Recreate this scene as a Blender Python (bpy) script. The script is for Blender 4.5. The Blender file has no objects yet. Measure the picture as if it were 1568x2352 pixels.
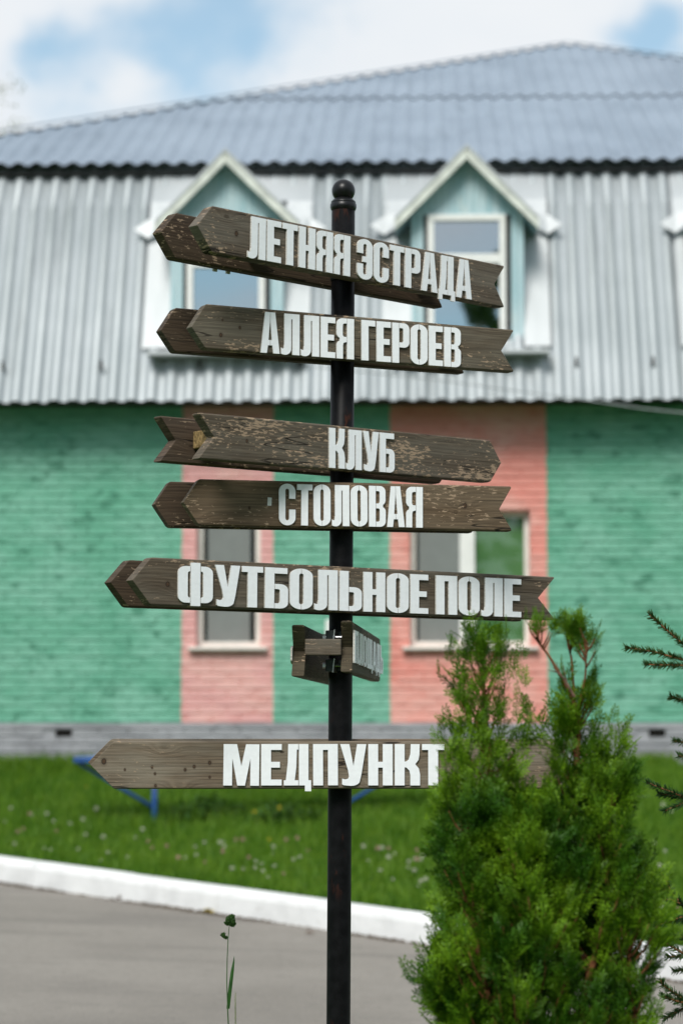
import bpy, bmesh, math, random
import numpy as np
from mathutils import Vector, Matrix, noise as mnoise

random.seed(7)
rng = np.random.default_rng(7)
scene = bpy.context.scene
COL = scene.collection

# ------------------------------------------------------------------ camera
F = 85 / 36 * 2352.0                    # focal length in photo pixels (photo read at 1568 x 2352)
PITCH = math.atan(504 / F)
CAM = Vector((0, 0, 1.55))
cam_data = bpy.data.cameras.new('camera')
cam = bpy.data.objects.new('camera', cam_data)
COL.objects.link(cam)
cam.location = CAM
cam.rotation_euler = (math.pi / 2 + PITCH, 0, 0)
cam_data.sensor_fit = 'VERTICAL'
cam_data.sensor_height = 36
cam_data.lens = 85
cam_data.clip_start = 0.1
cam_data.clip_end = 2000
cam_data.dof.use_dof = True
cam_data.dof.focus_distance = 7.12
cam_data.dof.aperture_fstop = 2.9
scene.camera = cam
scene.render.resolution_x, scene.render.resolution_y = 682, 1024
scene.view_settings.view_transform = 'Standard'
scene.view_settings.look = 'None'
scene.view_settings.exposure = 0.32
scene.view_settings.gamma = 1.0
scene.view_settings.use_curve_mapping = False


def ray(px, py):
    a, b = (px - 784) / F, -(py - 1176) / F
    s, c = math.sin(PITCH), math.cos(PITCH)
    return Vector((a, c - b * s, s + b * c))


def at(px, py, Y):
    d = ray(px, py)
    return CAM + d * (Y / d.y)


# ------------------------------------------------------------------ light
SUN_EL, SUN_AZ = math.radians(46), math.radians(197)     # azimuth clockwise from +Y: behind the camera, a little left
world = bpy.data.worlds.new('World')
scene.world = world
world.use_nodes = True
wn, wl = world.node_tree.nodes, world.node_tree.links
wn.clear()


def wnode(t, **k):
    n = wn.new(t)
    for a, v in k.items():
        setattr(n, a, v)
    return n


w_out = wnode('ShaderNodeOutputWorld')
w_bg = wnode('ShaderNodeBackground')
w_bg.inputs['Strength'].default_value = 0.1
w_sky = wnode('ShaderNodeTexSky', sky_type='NISHITA', sun_disc=False)
w_sky.sun_elevation = SUN_EL
w_sky.sun_rotation = SUN_AZ
w_sky.air_density = 1.0
w_sky.dust_density = 0.6
w_sky.ozone_density = 2.5
w_tc = wnode('ShaderNodeTexCoord')
# clouds: broken layer, noise on the view direction (denser detail towards the horizon)
w_map = wnode('ShaderNodeMapping')
w_map.inputs['Scale'].default_value = (1.0, 1.0, 2.1)
w_map.inputs['Location'].default_value = (3.1, 0.4, 1.7)
wl.new(w_tc.outputs['Generated'], w_map.inputs['Vector'])
w_n = wnode('ShaderNodeTexNoise')
w_n.inputs['Scale'].default_value = 6.0
w_n.inputs['Detail'].default_value = 5
w_n.inputs['Roughness'].default_value = 0.52
wl.new(w_map.outputs['Vector'], w_n.inputs['Vector'])


def math_node(op, a, b=None, c=None, clamp=False, nodes=wn, links=wl):
    n = nodes.new('ShaderNodeMath')
    n.operation = op
    n.use_clamp = clamp
    for i, v in enumerate((a, b, c)):
        if v is None:
            continue
        if isinstance(v, (int, float)):
            n.inputs[i].default_value = v
        else:
            links.new(v, n.inputs[i])
    return n.outputs[0]


w_wn = wnode('ShaderNodeTexNoise')
w_wn.inputs['Scale'].default_value = 24.0
w_wn.inputs['Detail'].default_value = 4
wl.new(w_tc.outputs['Generated'], w_wn.inputs['Vector'])
w_wv = wnode('ShaderNodeVectorMath', operation='MULTIPLY_ADD')
wl.new(w_wn.outputs['Color'], w_wv.inputs[0])
w_wv.inputs[1].default_value = (.055, .055, .055)
w_wv.inputs[2].default_value = (-.0275, -.0275, -.0275)
w_dir = wnode('ShaderNodeVectorMath', operation='ADD')      # view direction, ruffled so cloud edges fray
wl.new(w_tc.outputs['Generated'], w_dir.inputs[0])
wl.new(w_wv.outputs[0], w_dir.inputs[1])
cover = w_n.outputs['Fac']
# gaps of blue sky between the clouds, each round its own direction
for (px, py, rad, amt) in [(430, 30, .026, .34), (590, 5, .024, .30), (310, 75, .018, .18), (150, 150, .020, .36), (90, 110, .014, .16), (780, -10, .02, .2),
                           (1515, 55, .015, .30), (1590, 85, .016, .26), (784, 150, .34, -.22)]:
    d = ray(px, py).normalized()
    vm = wnode('ShaderNodeVectorMath', operation='DISTANCE')
    wl.new(w_dir.outputs[0], vm.inputs[0])
    vm.inputs[1].default_value = d
    g = math_node('DIVIDE', vm.outputs['Value'], rad)
    g = math_node('MULTIPLY', g, g)
    g = math_node('POWER', 2.718, math_node('MULTIPLY', g, -1.0))
    cover = math_node('SUBTRACT', cover, math_node('MULTIPLY', g, amt))
w_ramp = wnode('ShaderNodeMapRange', interpolation_type='SMOOTHSTEP')
w_ramp.inputs['From Min'].default_value = 0.24
w_ramp.inputs['From Max'].default_value = 0.70
w_ramp.inputs['To Min'].default_value = 0.34
wl.new(cover, w_ramp.inputs['Value'])
w_n2 = wnode('ShaderNodeTexNoise')
w_n2.inputs['Scale'].default_value = 9.0
w_n2.inputs['Detail'].default_value = 4
wl.new(w_map.outputs['Vector'], w_n2.inputs['Vector'])
w_cc = wnode('ShaderNodeMix', data_type='RGBA')
w_cc.inputs['A'].default_value = (6.2, 6.7, 7.2, 1)
w_cc.inputs['B'].default_value = (7.4, 7.5, 7.6, 1)
wl.new(w_n2.outputs['Fac'], w_cc.inputs['Factor'])
w_blue = wnode('ShaderNodeMix', data_type='RGBA', blend_type='MULTIPLY')
w_blue.inputs['Factor'].default_value = 1.0
w_blue.inputs['B'].default_value = (.72, 1.18, 1.14, 1)
wl.new(w_sky.outputs['Color'], w_blue.inputs['A'])
w_mix = wnode('ShaderNodeMix', data_type='RGBA')
wl.new(w_ramp.outputs['Result'], w_mix.inputs['Factor'])
wl.new(w_blue.outputs['Result'], w_mix.inputs['A'])
wl.new(w_cc.outputs['Result'], w_mix.inputs['B'])
wl.new(w_mix.outputs['Result'], w_bg.inputs['Color'])
wl.new(w_bg.outputs['Background'], w_out.inputs['Surface'])

sun_data = bpy.data.lights.new('sun', 'SUN')
sun_data.energy = 2.7
sun_data.angle = math.radians(24)
sun_data.color = (1.0, 0.965, 0.91)
sun = bpy.data.objects.new('sun', sun_data)
COL.objects.link(sun)
to_sun = Vector((math.sin(SUN_AZ) * math.cos(SUN_EL), math.cos(SUN_AZ) * math.cos(SUN_EL), math.sin(SUN_EL)))
sun.rotation_euler = to_sun.to_track_quat('Z', 'Y').to_euler()
sun.location = to_sun * 40


# ------------------------------------------------------------------ helpers
def tag(o, label=None, cat=None, group=None, kind=None):
    if label: o['label'] = label
    if cat: o['category'] = cat
    if group: o['group'] = group
    if kind: o['kind'] = kind
    return o


def empty(name, loc=(0, 0, 0), parent=None):
    o = bpy.data.objects.new(name, None)
    o.empty_display_size = 0.2
    COL.objects.link(o)
    o.location = loc
    if parent: o.parent = parent
    return o


def link_mesh(name, me, parent=None, loc=None, rot=None):
    o = bpy.data.objects.new(name, me)
    COL.objects.link(o)
    if parent: o.parent = parent
    if loc is not None: o.location = loc
    if rot is not None: o.rotation_euler = rot
    return o


class MB:
    """collects polygons; build() makes one mesh object"""
    def __init__(self):
        self.v, self.f, self.m = [], [], []

    def poly(self, pts, mi=0):
        b = len(self.v)
        self.v += [tuple(p) for p in pts]
        self.f.append(tuple(range(b, b + len(pts))))
        self.m.append(mi)

    def box(self, x0, x1, y0, y1, z0, z1, mi=0):
        b = len(self.v)
        self.v += [(x0, y0, z0), (x1, y0, z0), (x1, y1, z0), (x0, y1, z0), (x0, y0, z1), (x1, y0, z1), (x1, y1, z1), (x0, y1, z1)]
        for q in ((3, 2, 1, 0), (4, 5, 6, 7), (0, 1, 5, 4), (1, 2, 6, 5), (2, 3, 7, 6), (3, 0, 4, 7)):
            self.f.append(tuple(b + i for i in q)); self.m.append(mi)

    def prism(self, pts, y0, y1, mi=0, side=None):
        """polygon pts (x,z), counter-clockwise seen from -Y, from y0 (front) to y1"""
        n = len(pts); b = len(self.v)
        self.v += [(x, y0, z) for x, z in pts] + [(x, y1, z) for x, z in pts]
        self.f.append(tuple(b + i for i in range(n))); self.m.append(mi)
        self.f.append(tuple(b + n + i for i in reversed(range(n)))); self.m.append(mi if side is None else side)
        for i in range(n):
            j = (i + 1) % n
            self.f.append((b + j, b + i, b + n + i, b + n + j)); self.m.append(mi if side is None else side)

    def tube(self, pts, radii, n=8, cap=True, mi=0):
        pts = [Vector(p) for p in pts]
        if isinstance(radii, (int, float)): radii = [radii] * len(pts)
        rings = []
        ref = None
        for i, p in enumerate(pts):
            d = (pts[min(i + 1, len(pts) - 1)] - pts[max(i - 1, 0)]).normalized()
            if ref is None:
                ref = Vector((0, 0, 1)) if abs(d.z) < .9 else Vector((1, 0, 0))
            u = (ref - d * ref.dot(d)).normalized(); w = d.cross(u); ref = u
            b = len(self.v)
            for k in range(n):
                a = 2 * math.pi * k / n
                self.v.append(tuple(p + (u * math.cos(a) + w * math.sin(a)) * radii[i]))
            rings.append(b)
        for a, b in zip(rings, rings[1:]):
            for k in range(n):
                l = (k + 1) % n
                self.f.append((a + k, a + l, b + l, b + k)); self.m.append(mi)
        if cap:
            self.f.append(tuple(rings[0] + k for k in reversed(range(n)))); self.m.append(mi)
            self.f.append(tuple(rings[-1] + k for k in range(n))); self.m.append(mi)

    def lathe(self, prof, n=32, cx=0, cy=0):
        b = len(self.v)
        for r, z in prof:
            for k in range(n):
                a = 2 * math.pi * k / n
                self.v.append((cx + r * math.cos(a), cy + r * math.sin(a), z))
        for i in range(len(prof) - 1):
            for k in range(n):
                l = (k + 1) % n
                self.f.append((b + i * n + k, b + i * n + l, b + (i + 1) * n + l, b + (i + 1) * n + k)); self.m.append(0)

    def mesh(self, name, mats, smooth=False):
        me = bpy.data.meshes.new(name)
        me.from_pydata(self.v, [], self.f)
        for m in (mats if isinstance(mats, (list, tuple)) else [mats]):
            me.materials.append(m)
        me.polygons.foreach_set('material_index', self.m)
        if smooth:
            me.polygons.foreach_set('use_smooth', [True] * len(self.f))
        me.update()
        return me

    def build(self, name, mats, parent=None, loc=None, rot=None, smooth=False, bevel=0, segs=2):
        me = self.mesh(name, mats, smooth)
        if bevel:
            bevel_mesh(me, bevel, segs)
        return link_mesh(name, me, parent, loc, rot)


def bevel_mesh(me, w, segs=2, ang=30):
    bm = bmesh.new(); bm.from_mesh(me)
    bmesh.ops.remove_doubles(bm, verts=bm.verts, dist=1e-5)
    ed = [e for e in bm.edges if len(e.link_faces) == 2 and e.calc_face_angle(0) > math.radians(ang)]
    bmesh.ops.bevel(bm, geom=ed, offset=w, segments=segs, affect='EDGES', profile=.5, clamp_overlap=True)
    bm.to_mesh(me); bm.free()


def np_mesh(name, V, Q, mat, attr=None):
    """V (n,3), Q (m,k) faces; attr {name: per-vertex float array}"""
    me = bpy.data.meshes.new(name)
    k = Q.shape[1]
    me.vertices.add(len(V)); me.vertices.foreach_set('co', V.astype(np.float32).ravel())
    me.loops.add(Q.size); me.loops.foreach_set('vertex_index', Q.astype(np.int32).ravel())
    me.polygons.add(len(Q))
    me.polygons.foreach_set('loop_start', np.arange(0, Q.size, k, dtype=np.int32))
    for a, arr in (attr or {}).items():
        at_ = me.attributes.new(a, 'FLOAT', 'POINT')
        at_.data.foreach_set('value', np.asarray(arr, dtype=np.float32))
    me.materials.append(mat)
    me.update(calc_edges=True)
    me.validate()
    return me


# ------------------------------------------------------------------ materials
class Mat:
    def __init__(self, name, rough=.6, spec=.5, metal=0.0):
        self.m = bpy.data.materials.new(name)
        self.m.use_nodes = True
        self.n, self.l = self.m.node_tree.nodes, self.m.node_tree.links
        self.b = self.n['Principled BSDF']
        self.out = self.n['Material Output']
        self.b.inputs['Roughness'].default_value = rough
        self.b.inputs['Specular IOR Level'].default_value = spec
        self.b.inputs['Metallic'].default_value = metal

    def node(self, t, **k):
        n = self.n.new(t)
        for a, v in k.items(): setattr(n, a, v)
        return n

    def math(self, op, a, b=None, c=None, clamp=False):
        return math_node(op, a, b, c, clamp, self.n, self.l)

    def put(self, sock, v):
        if isinstance(v, (int, float)): sock.default_value = v
        elif isinstance(v, tuple): sock.default_value = v if len(v) == 4 or sock.type == 'VECTOR' else v + (1,)
        else: self.l.new(v, sock)

    def mix(self, fac, a, b, mode='MIX'):
        n = self.node('ShaderNodeMix', data_type='RGBA', blend_type=mode)
        self.put(n.inputs['Factor'], fac); self.put(n.inputs['A'], a); self.put(n.inputs['B'], b)
        return n.outputs['Result']

    def coords(self, kind='Object', scale=(1, 1, 1), loc=(0, 0, 0)):
        if kind == 'World':
            src = self.node('ShaderNodeNewGeometry').outputs['Position']
        else:
            src = self.node('ShaderNodeTexCoord').outputs[kind]
        mp = self.node('ShaderNodeMapping')
        mp.inputs['Scale'].default_value = scale; mp.inputs['Location'].default_value = loc
        self.l.new(src, mp.inputs['Vector'])
        return mp.outputs['Vector']

    def noise(self, vec, scale=1.0, detail=3, rough=.55, dist=0):
        n = self.node('ShaderNodeTexNoise')
        n.inputs['Scale'].default_value = scale; n.inputs['Detail'].default_value = detail
        n.inputs['Roughness'].default_value = rough; n.inputs['Distortion'].default_value = dist
        self.l.new(vec, n.inputs['Vector'])
        return n.outputs['Fac']

    def step(self, v, lo, hi, smooth=True):
        n = self.node('ShaderNodeMapRange', interpolation_type='SMOOTHSTEP' if smooth else 'LINEAR')
        self.put(n.inputs['Value'], v); self.put(n.inputs['From Min'], lo); self.put(n.inputs['From Max'], hi)
        return n.outputs['Result']

    def color(self, c): self.put(self.b.inputs['Base Color'], c)

    def bump(self, h, strength=.3, dist=.01):
        n = self.node('ShaderNodeBump')
        n.inputs['Strength'].default_value = strength; n.inputs['Distance'].default_value = dist
        self.l.new(h, n.inputs['Height']); self.l.new(n.outputs['Normal'], self.b.inputs['Normal'])


def simple(name, col, rough=.6, spec=.5, metal=0., var=.15, scale=8., kind='Object'):
    M = Mat(name, rough, spec, metal)
    v = M.noise(M.coords(kind), scale, 4)
    dark = tuple(c * (1 - var) for c in col); lite = tuple(min(1, c * (1 + var)) for c in col)
    M.color(M.mix(M.step(v, .3, .7), dark, lite))
    return M.m


def wood_mat(name, flake=.5, tint=(1, 1, 1), grey=.5, knot=.5, seed=0.0, knots=()):
    M = Mat(name, .78, .25)
    info = M.node('ShaderNodeObjectInfo')
    base = M.coords('Object')
    sh = M.node('ShaderNodeVectorMath', operation='ADD')
    M.l.new(base, sh.inputs[0])
    cmb = M.node('ShaderNodeCombineXYZ')
    r = M.math('MULTIPLY_ADD', info.outputs['Random'], 37.0, seed)
    M.l.new(r, cmb.inputs[0]); M.l.new(M.math('MULTIPLY', r, 0.37), cmb.inputs[2])
    M.l.new(cmb.outputs[0], sh.inputs[1])
    P = sh.outputs[0]

    def mp(vec, scale):
        m = M.node('ShaderNodeMapping'); m.inputs['Scale'].default_value = scale
        M.l.new(vec, m.inputs['Vector']); return m.outputs['Vector']
    # knots
    sep = M.node('ShaderNodeSeparateXYZ'); M.l.new(P, sep.inputs[0])
    cxz = M.node('ShaderNodeCombineXYZ')
    M.l.new(M.math('MULTIPLY', sep.outputs[0], 4.6), cxz.inputs[0]); M.l.new(M.math('MULTIPLY', sep.outputs[2], 9.0), cxz.inputs[1])
    vo = M.node('ShaderNodeTexVoronoi', voronoi_dimensions='2D'); vo.inputs['Scale'].default_value = 1.0
    M.l.new(cxz.outputs[0], vo.inputs['Vector'])
    kd = vo.outputs['Distance']
    vsep = M.node('ShaderNodeSeparateColor'); M.l.new(vo.outputs['Color'], vsep.inputs[0])
    warp = M.noise(mp(P, (1.3, 2, 6)), 1.0, 2)
    bulge = M.math('POWER', 2.718, M.math('MULTIPLY', M.math('MULTIPLY', kd, kd), -30.0))
    zz = M.math('ADD', sep.outputs[2], M.math('ADD', M.math('MULTIPLY', warp, .05), M.math('MULTIPLY', bulge, .03 * knot)))
    fine = M.noise(mp(P, (7, 20, 330)), 1.0, 3, .6)
    band = M.math('SINE', M.math('MULTIPLY', zz, 620.0))
    band = M.math('MULTIPLY_ADD', band, .5, .5)
    band2 = M.math('MULTIPLY_ADD', M.math('SINE', M.math('MULTIPLY', zz, 243.0)), .5, .5)
    grain = M.math('ADD', M.math('MULTIPLY', fine, .80), M.math('ADD', M.math('MULTIPLY', band, .10), M.math('MULTIPLY', band2, .08)))
    tone = M.noise(mp(P, (3.0, 3, 14)), 1.0, 4, .6)
    dark = tuple(a * b for a, b in zip((.056, .041, .029), tint))
    mid = tuple(a * b for a, b in zip((.132, .100, .073), tint))
    gry = tuple(a * b for a, b in zip((.165, .143, .116), tint))
    c = M.mix(M.step(grain, .28, .75), dark, mid)
    c2 = M.mix(M.step(grain, .25, .75), tuple(g * .60 for g in gry), gry)
    c = M.mix(M.math('MULTIPLY', M.step(tone, .35, .65), grey), c, c2)
    # knots dark with a rim
    ksz = M.math('MULTIPLY_ADD', vsep.outputs[1], .055, .03)
    km = M.math('MULTIPLY', M.step(kd, ksz, M.math('MULTIPLY', ksz, .55)), M.math('GREATER_THAN', vsep.outputs[0], .42))
    c = M.mix(M.math('MULTIPLY', km, .8 * knot), c, (.028, .017, .010))
    # knots at set places on the face
    if knots:
        sb = M.node('ShaderNodeSeparateXYZ'); M.l.new(base, sb.inputs[0])
        wob = M.math('MULTIPLY', M.math('SUBTRACT', M.noise(mp(base, (60, 60, 60)), 1.0, 2), .5), .5)
        for (kx, kz, kr) in knots:
            kr = kr * .78
            dx = M.math('DIVIDE', M.math('SUBTRACT', sb.outputs[0], kx), kr * .9)
            dz = M.math('DIVIDE', M.math('SUBTRACT', sb.outputs[2], kz), kr * 1.15)
            dd = M.math('ADD', M.math('SQRT', M.math('ADD', M.math('MULTIPLY', dx, dx), M.math('MULTIPLY', dz, dz))), wob)
            c = M.mix(M.math('MULTIPLY', M.step(dd, 2.0, .8), .45), c, (.050, .032, .020))
            c = M.mix(M.math('MULTIPLY', M.step(dd, 1.05, .85), .9), c, (.020, .012, .008))
            c = M.mix(M.math('MULTIPLY', M.step(dd, .75, .5), .7), c, (.085, .048, .026))
    # long drying cracks
    cr = M.noise(mp(P, (1.6, 3, 26)), 1.0, 2, .5)
    crk = M.math('MULTIPLY', M.step(M.math('ABSOLUTE', M.math('SUBTRACT', cr, .5)), .011, .003), M.step(M.noise(mp(P, (2.5, 1, 4)), 1.0, 1), .48, .56))
    c = M.mix(M.math('MULTIPLY', crk, .9), c, (.012, .008, .005))
    # flaked stain: pale bare wood in short streaks along the grain
    f1 = M.noise(mp(P, (38, 30, 150)), 1.0, 3, .62)
    f2 = M.noise(mp(P, (3.5, 3, 11)), 1.0, 2, .6)
    fl = M.math('ADD', f1, M.math('MULTIPLY', M.math('SUBTRACT', f2, .5), .55))
    lo = .74 - .17 * flake
    fm = M.step(fl, lo, lo + .018)
    fcol = M.mix(fine, (.40, .28, .18), (.30, .225, .16))
    c = M.mix(M.math('MULTIPLY', fm, .85), c, fcol)
    M.color(c)
    M.bump(M.math('SUBTRACT', M.math('ADD', grain, M.math('MULTIPLY', fm, -.3)), M.math('MULTIPLY', crk, 2.0)), .35, .003)
    return M.m


# painted brick wall: green with two pink bands, the bands are paint on the wall at fixed places
PX2X = lambda px: (px - 784) / F * 22.35
PINK = [(PX2X(416), PX2X(627)), (PX2X(896), PX2X(1256))]


def paint_mat():
    M = Mat('painted_brick', .55, .35)
    P = M.coords('World')
    sep = M.node('ShaderNodeSeparateXYZ'); M.l.new(P, sep.inputs[0])
    x = M.math('ADD', sep.outputs[0], M.math('MULTIPLY', M.math('SUBTRACT', M.noise(P, 9, 3), .5), .03))
    m = None
    for i, (a, b) in enumerate(PINK):
        k = M.math('MULTIPLY', M.step(x, a - .008, a + .008), M.step(x, b + .008, b - .008))
        m = k if m is None else M.math('MAXIMUM', m, k)
    info = M.node('ShaderNodeObjectInfo')
    big = M.noise(M.coords('World', (1, 1, 1.6)), 1.6, 4, .6)
    small = M.noise(M.coords('World', (6, 6, 17)), 1.0, 3, .6)
    bl = M.noise(M.coords('World', (5, 5, 9)), 1.0, 2, .5)
    g = M.mix(M.step(big, .3, .7), (.125, .37, .25), (.205, .455, .34))
    g = M.mix(M.math('MULTIPLY', M.step(small, .44, .72), .55), g, (.065, .255, .165))
    g = M.mix(M.math('MULTIPLY', M.step(bl, .58, .72), .7), g, (.04, .18, .11))
    right = M.step(x, PX2X(700), PX2X(850))
    pk = M.mix(right, (.68, .36, .34), (.72, .285, .235))
    p = M.mix(M.step(big, .4, .62), pk, M.mix(.5, pk, (.74, .46, .40)))
    p = M.mix(M.math('MULTIPLY', M.step(small, .5, .78), .5), p, (.48, .14, .11))
    M.color(M.mix(m, g, p))
    M.bump(M.noise(P, 60, 3), .25, .004)
    return M.m


MAT_PAINT = paint_mat()


def plinth_mat():
    M = Mat('grey_plinth_paint', .7, .3)
    P = M.coords('World', (1, 1, 2.4))
    c = M.mix(M.step(M.noise(P, 2.2, 4, .6), .3, .7), (.24, .245, .26), (.36, .365, .385))
    c = M.mix(M.math('MULTIPLY', M.step(M.noise(P, 9, 3), .58, .72), .6), c, (.12, .12, .125))
    M.color(c)
    M.bump(M.noise(P, 40, 3), .3, .006)
    return M.m


MAT_PLINTH = plinth_mat()


def sheet_mat(name, col, col2, rough, metal, streak=.5):
    M = Mat(name, rough, .5, metal)
    P = M.coords('World')
    st = M.noise(M.coords('World', (7, 1, .55)), 1.0, 3, .6)
    bg = M.noise(P, .9, 3)
    c = M.mix(M.step(bg, .3, .7), col, col2)
    c = M.mix(M.math('MULTIPLY', M.step(st, .52, .75), streak), c, tuple(v * .62 for v in col))
    M.color(c)
    M.put(M.b.inputs['Roughness'], M.math('MULTIPLY_ADD', st, .25, rough - .12))
    return M.m


MAT_MANSARD = sheet_mat('galvanised_sheet', (.315, .347, .36), (.395, .425, .44), .5, .2)
MAT_FLASH = sheet_mat('bright_flashing', (.40, .425, .435), (.49, .51, .52), .45, .1, .2)
MAT_ROOF = sheet_mat('blue_grey_roof_sheet', (.215, .265, .325), (.265, .32, .385), .58, .08, .35)
MAT_SHADEWOOD = simple('shade_dark_timber', (.03, .03, .03), .8)  # timber kept near-black: the shade under the eaves is in its colour
MAT_TEAL = None


def teal_mat():
    M = Mat('pale_teal_paint', .6, .35)
    P = M.coords('World')
    c = M.mix(M.step(M.noise(M.coords('World', (14, 4, 1.2)), 1.0, 4, .6), .3, .7), (.31, .48, .52), (.47, .60, .63))
    c = M.mix(M.math('MULTIPLY', M.step(M.noise(M.coords('World', (3, 3, 1.1)), 1.3, 4), .52, .7), .7), c, (.62, .66, .62))
    M.color(c)
    return M.m


MAT_TEAL = teal_mat()
MAT_BARGE = simple('weathered_bargeboard_paint', (.60, .62, .56), .65, var=.2, scale=5)
MAT_WINFRAME = simple('white_window_paint', (.74, .74, .71), .45, var=.05)
MAT_SILL = simple('cream_window_frame', (.70, .68, .62), .5, var=.08, scale=6)
MAT_NET = simple('grey_insect_screen', (.19, .205, .195), .85, .2, var=.04)
MAT_GREENPANEL = None


def green_panel_mat():
    M = Mat('plain_green_panel', .8, .2)
    P = M.coords('World')
    sep = M.node('ShaderNodeSeparateXYZ'); M.l.new(P, sep.inputs[0])
    c = M.mix(M.step(M.noise(P, 1.5, 2), .35, .65), (.13, .27, .10), (.19, .34, .145))
    M.color(c)
    return M.m


MAT_GREENPANEL = green_panel_mat()


def glass_mat(name, tint, refl):
    M = Mat(name, .03, .5)
    tr = M.node('ShaderNodeBsdfTransparent'); tr.inputs['Color'].default_value = tint + (1,)
    gl = M.node('ShaderNodeBsdfGlossy'); gl.inputs['Roughness'].default_value = .02
    gl.inputs['Color'].default_value = (.95, .97, 1, 1)
    lw = M.node('ShaderNodeLayerWeight'); lw.inputs['Blend'].default_value = .25
    mx = M.node('ShaderNodeMixShader')
    M.l.new(M.math('MULTIPLY_ADD', lw.outputs['Fresnel'], .7, refl, clamp=True), mx.inputs[0])
    M.l.new(tr.outputs[0], mx.inputs[1]); M.l.new(gl.outputs[0], mx.inputs[2])
    M.l.new(mx.outputs[0], M.out.inputs['Surface'])
    return M.m


MAT_GLASS = glass_mat('window_glass', (.9, .94, .92), .03)
MAT_GLASS_ATTIC = glass_mat('attic_window_glass', (.25, .28, .3), .42)


def leaf_mat(name, dark, lite, tip, translucent=.35, attr='tip', rough=.55):
    M = Mat(name, rough, .3)
    geo = M.node('ShaderNodeNewGeometry')
    at_ = M.node('ShaderNodeAttribute', attribute_name=attr)
    big = M.noise(M.coords('World'), 7.0, 2)
    v = M.math('ADD', M.math('MULTIPLY', geo.outputs['Random Per Island'], .6), M.math('MULTIPLY', big, .4))
    c = M.mix(v, dark, lite)
    c = M.mix(M.math('MULTIPLY', at_.outputs['Fac'], M.step(big, .35, .65)), c, tip)
    M.color(c)
    tl = M.node('ShaderNodeBsdfTranslucent'); M.l.new(c, tl.inputs['Color'])
    mx = M.node('ShaderNodeMixShader'); mx.inputs[0].default_value = translucent
    M.l.new(M.b.outputs[0], mx.inputs[1]); M.l.new(tl.outputs[0], mx.inputs[2])
    M.l.new(mx.outputs[0], M.out.inputs['Surface'])
    return M.m


MAT_THUJA = leaf_mat('thuja_foliage', (.014, .058, .002), (.046, .148, .004), (.21, .37, .010), .24)
MAT_GRASS = leaf_mat('lawn_grass', (.040, .125, .005), (.115, .245, .012), (.19, .31, .025), .35)
MAT_WEED = leaf_mat('weed_leaves', (.025, .07, .010), (.05, .12, .015), (.06, .13, .02), .25)
MAT_NEEDLE = leaf_mat('spruce_needles', (.02, .06, .016), (.05, .12, .032), (.08, .16, .04), .12)
MAT_BIRCH = leaf_mat('birch_leaves', (.16, .20, .10), (.24, .28, .16), (.26, .3, .18), .4)
MAT_STALK = simple('grass_stalk_green', (.035, .085, .02), .6, var=.3, scale=60)
MAT_STALKLEAF = simple('stalk_leaf_green', (.02, .075, .01), .5, var=.25, scale=40)
MAT_STALKPALE = simple('pale_stalk_green', (.13, .17, .05), .6, var=.3, scale=90)
MAT_BARK = simple('thuja_bark', (.16, .065, .028), .85, .2, var=.4, scale=30)
MAT_TWIG = simple('spruce_twig_bark', (.16, .075, .032), .85, .2, var=.4, scale=60)
MAT_TRUNK = simple('spruce_bark', (.10, .06, .04), .9, .2, var=.4, scale=20)
MAT_BIRCHBARK = simple('birch_bark', (.5, .48, .44), .8, .2, var=.5, scale=3)
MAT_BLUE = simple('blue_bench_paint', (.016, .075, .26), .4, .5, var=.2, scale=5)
MAT_BLUETOP = simple('pale_blue_bench_top', (.09, .26, .48), .4, .5, var=.2, scale=3)  # paler blue for the two rear seat boards


def kerb_mat():
    M = Mat('whitewashed_kerb', .75, .25)
    P = M.coords('World')
    c = M.mix(M.step(M.noise(P, 5, 4, .6), .35, .7), (.74, .74, .735), (.64, .64, .635))
    c = M.mix(M.math('MULTIPLY', M.step(M.noise(P, 14, 4, .65), .60, .72), .5), c, (.48, .46, .42))
    M.color(c); M.bump(M.noise(P, 30, 4), .4, .01)
    return M.m


MAT_KERB = kerb_mat()


def road_mat():
    M = Mat('worn_grey_asphalt', .85, .25)
    P = M.coords('World')
    # long streaks run along the road (direction (.714,-.7))
    rot = M.node('ShaderNodeMapping'); rot.vector_type = 'POINT'
    rot.inputs['Rotation'].default_value = (0, 0, math.radians(44.4)); rot.inputs['Scale'].default_value = (.45, 2.6, 1)
    M.l.new(P, rot.inputs['Vector'])
    s = M.noise(rot.outputs['Vector'], 1.1, 4, .55)
    big = M.noise(P, .7, 4, .6)
    gr = M.noise(P, 90, 3, .7)
    md = M.noise(P, 14, 4, .65)
    c = M.mix(M.step(big, .3, .7), (.205, .184, .158), (.28, .253, .22))
    c = M.mix(M.math('MULTIPLY', M.step(s, .50, .70), .55), c, (.14, .125, .11))
    c = M.mix(M.math('MULTIPLY', M.step(md, .48, .72), .45), c, (.15, .138, .122))
    c = M.mix(M.step(gr, .3, .7), M.mix(.35, c, (.09, .085, .08)), M.mix(.25, c, (.42, .39, .35)))
    M.color(c); M.bump(gr, .5, .006)
    return M.m


MAT_ROAD = road_mat()


def soil_mat():
    M = Mat('lawn_ground', .95, .1)
    P = M.coords('World')
    c = M.mix(M.step(M.noise(P, 3, 5, .65), .35, .65), (.03, .085, .008), (.07, .15, .015))
    M.color(c); M.bump(M.noise(P, 25, 4), .8, .04)
    return M.m


MAT_LAWN = soil_mat()


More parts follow.
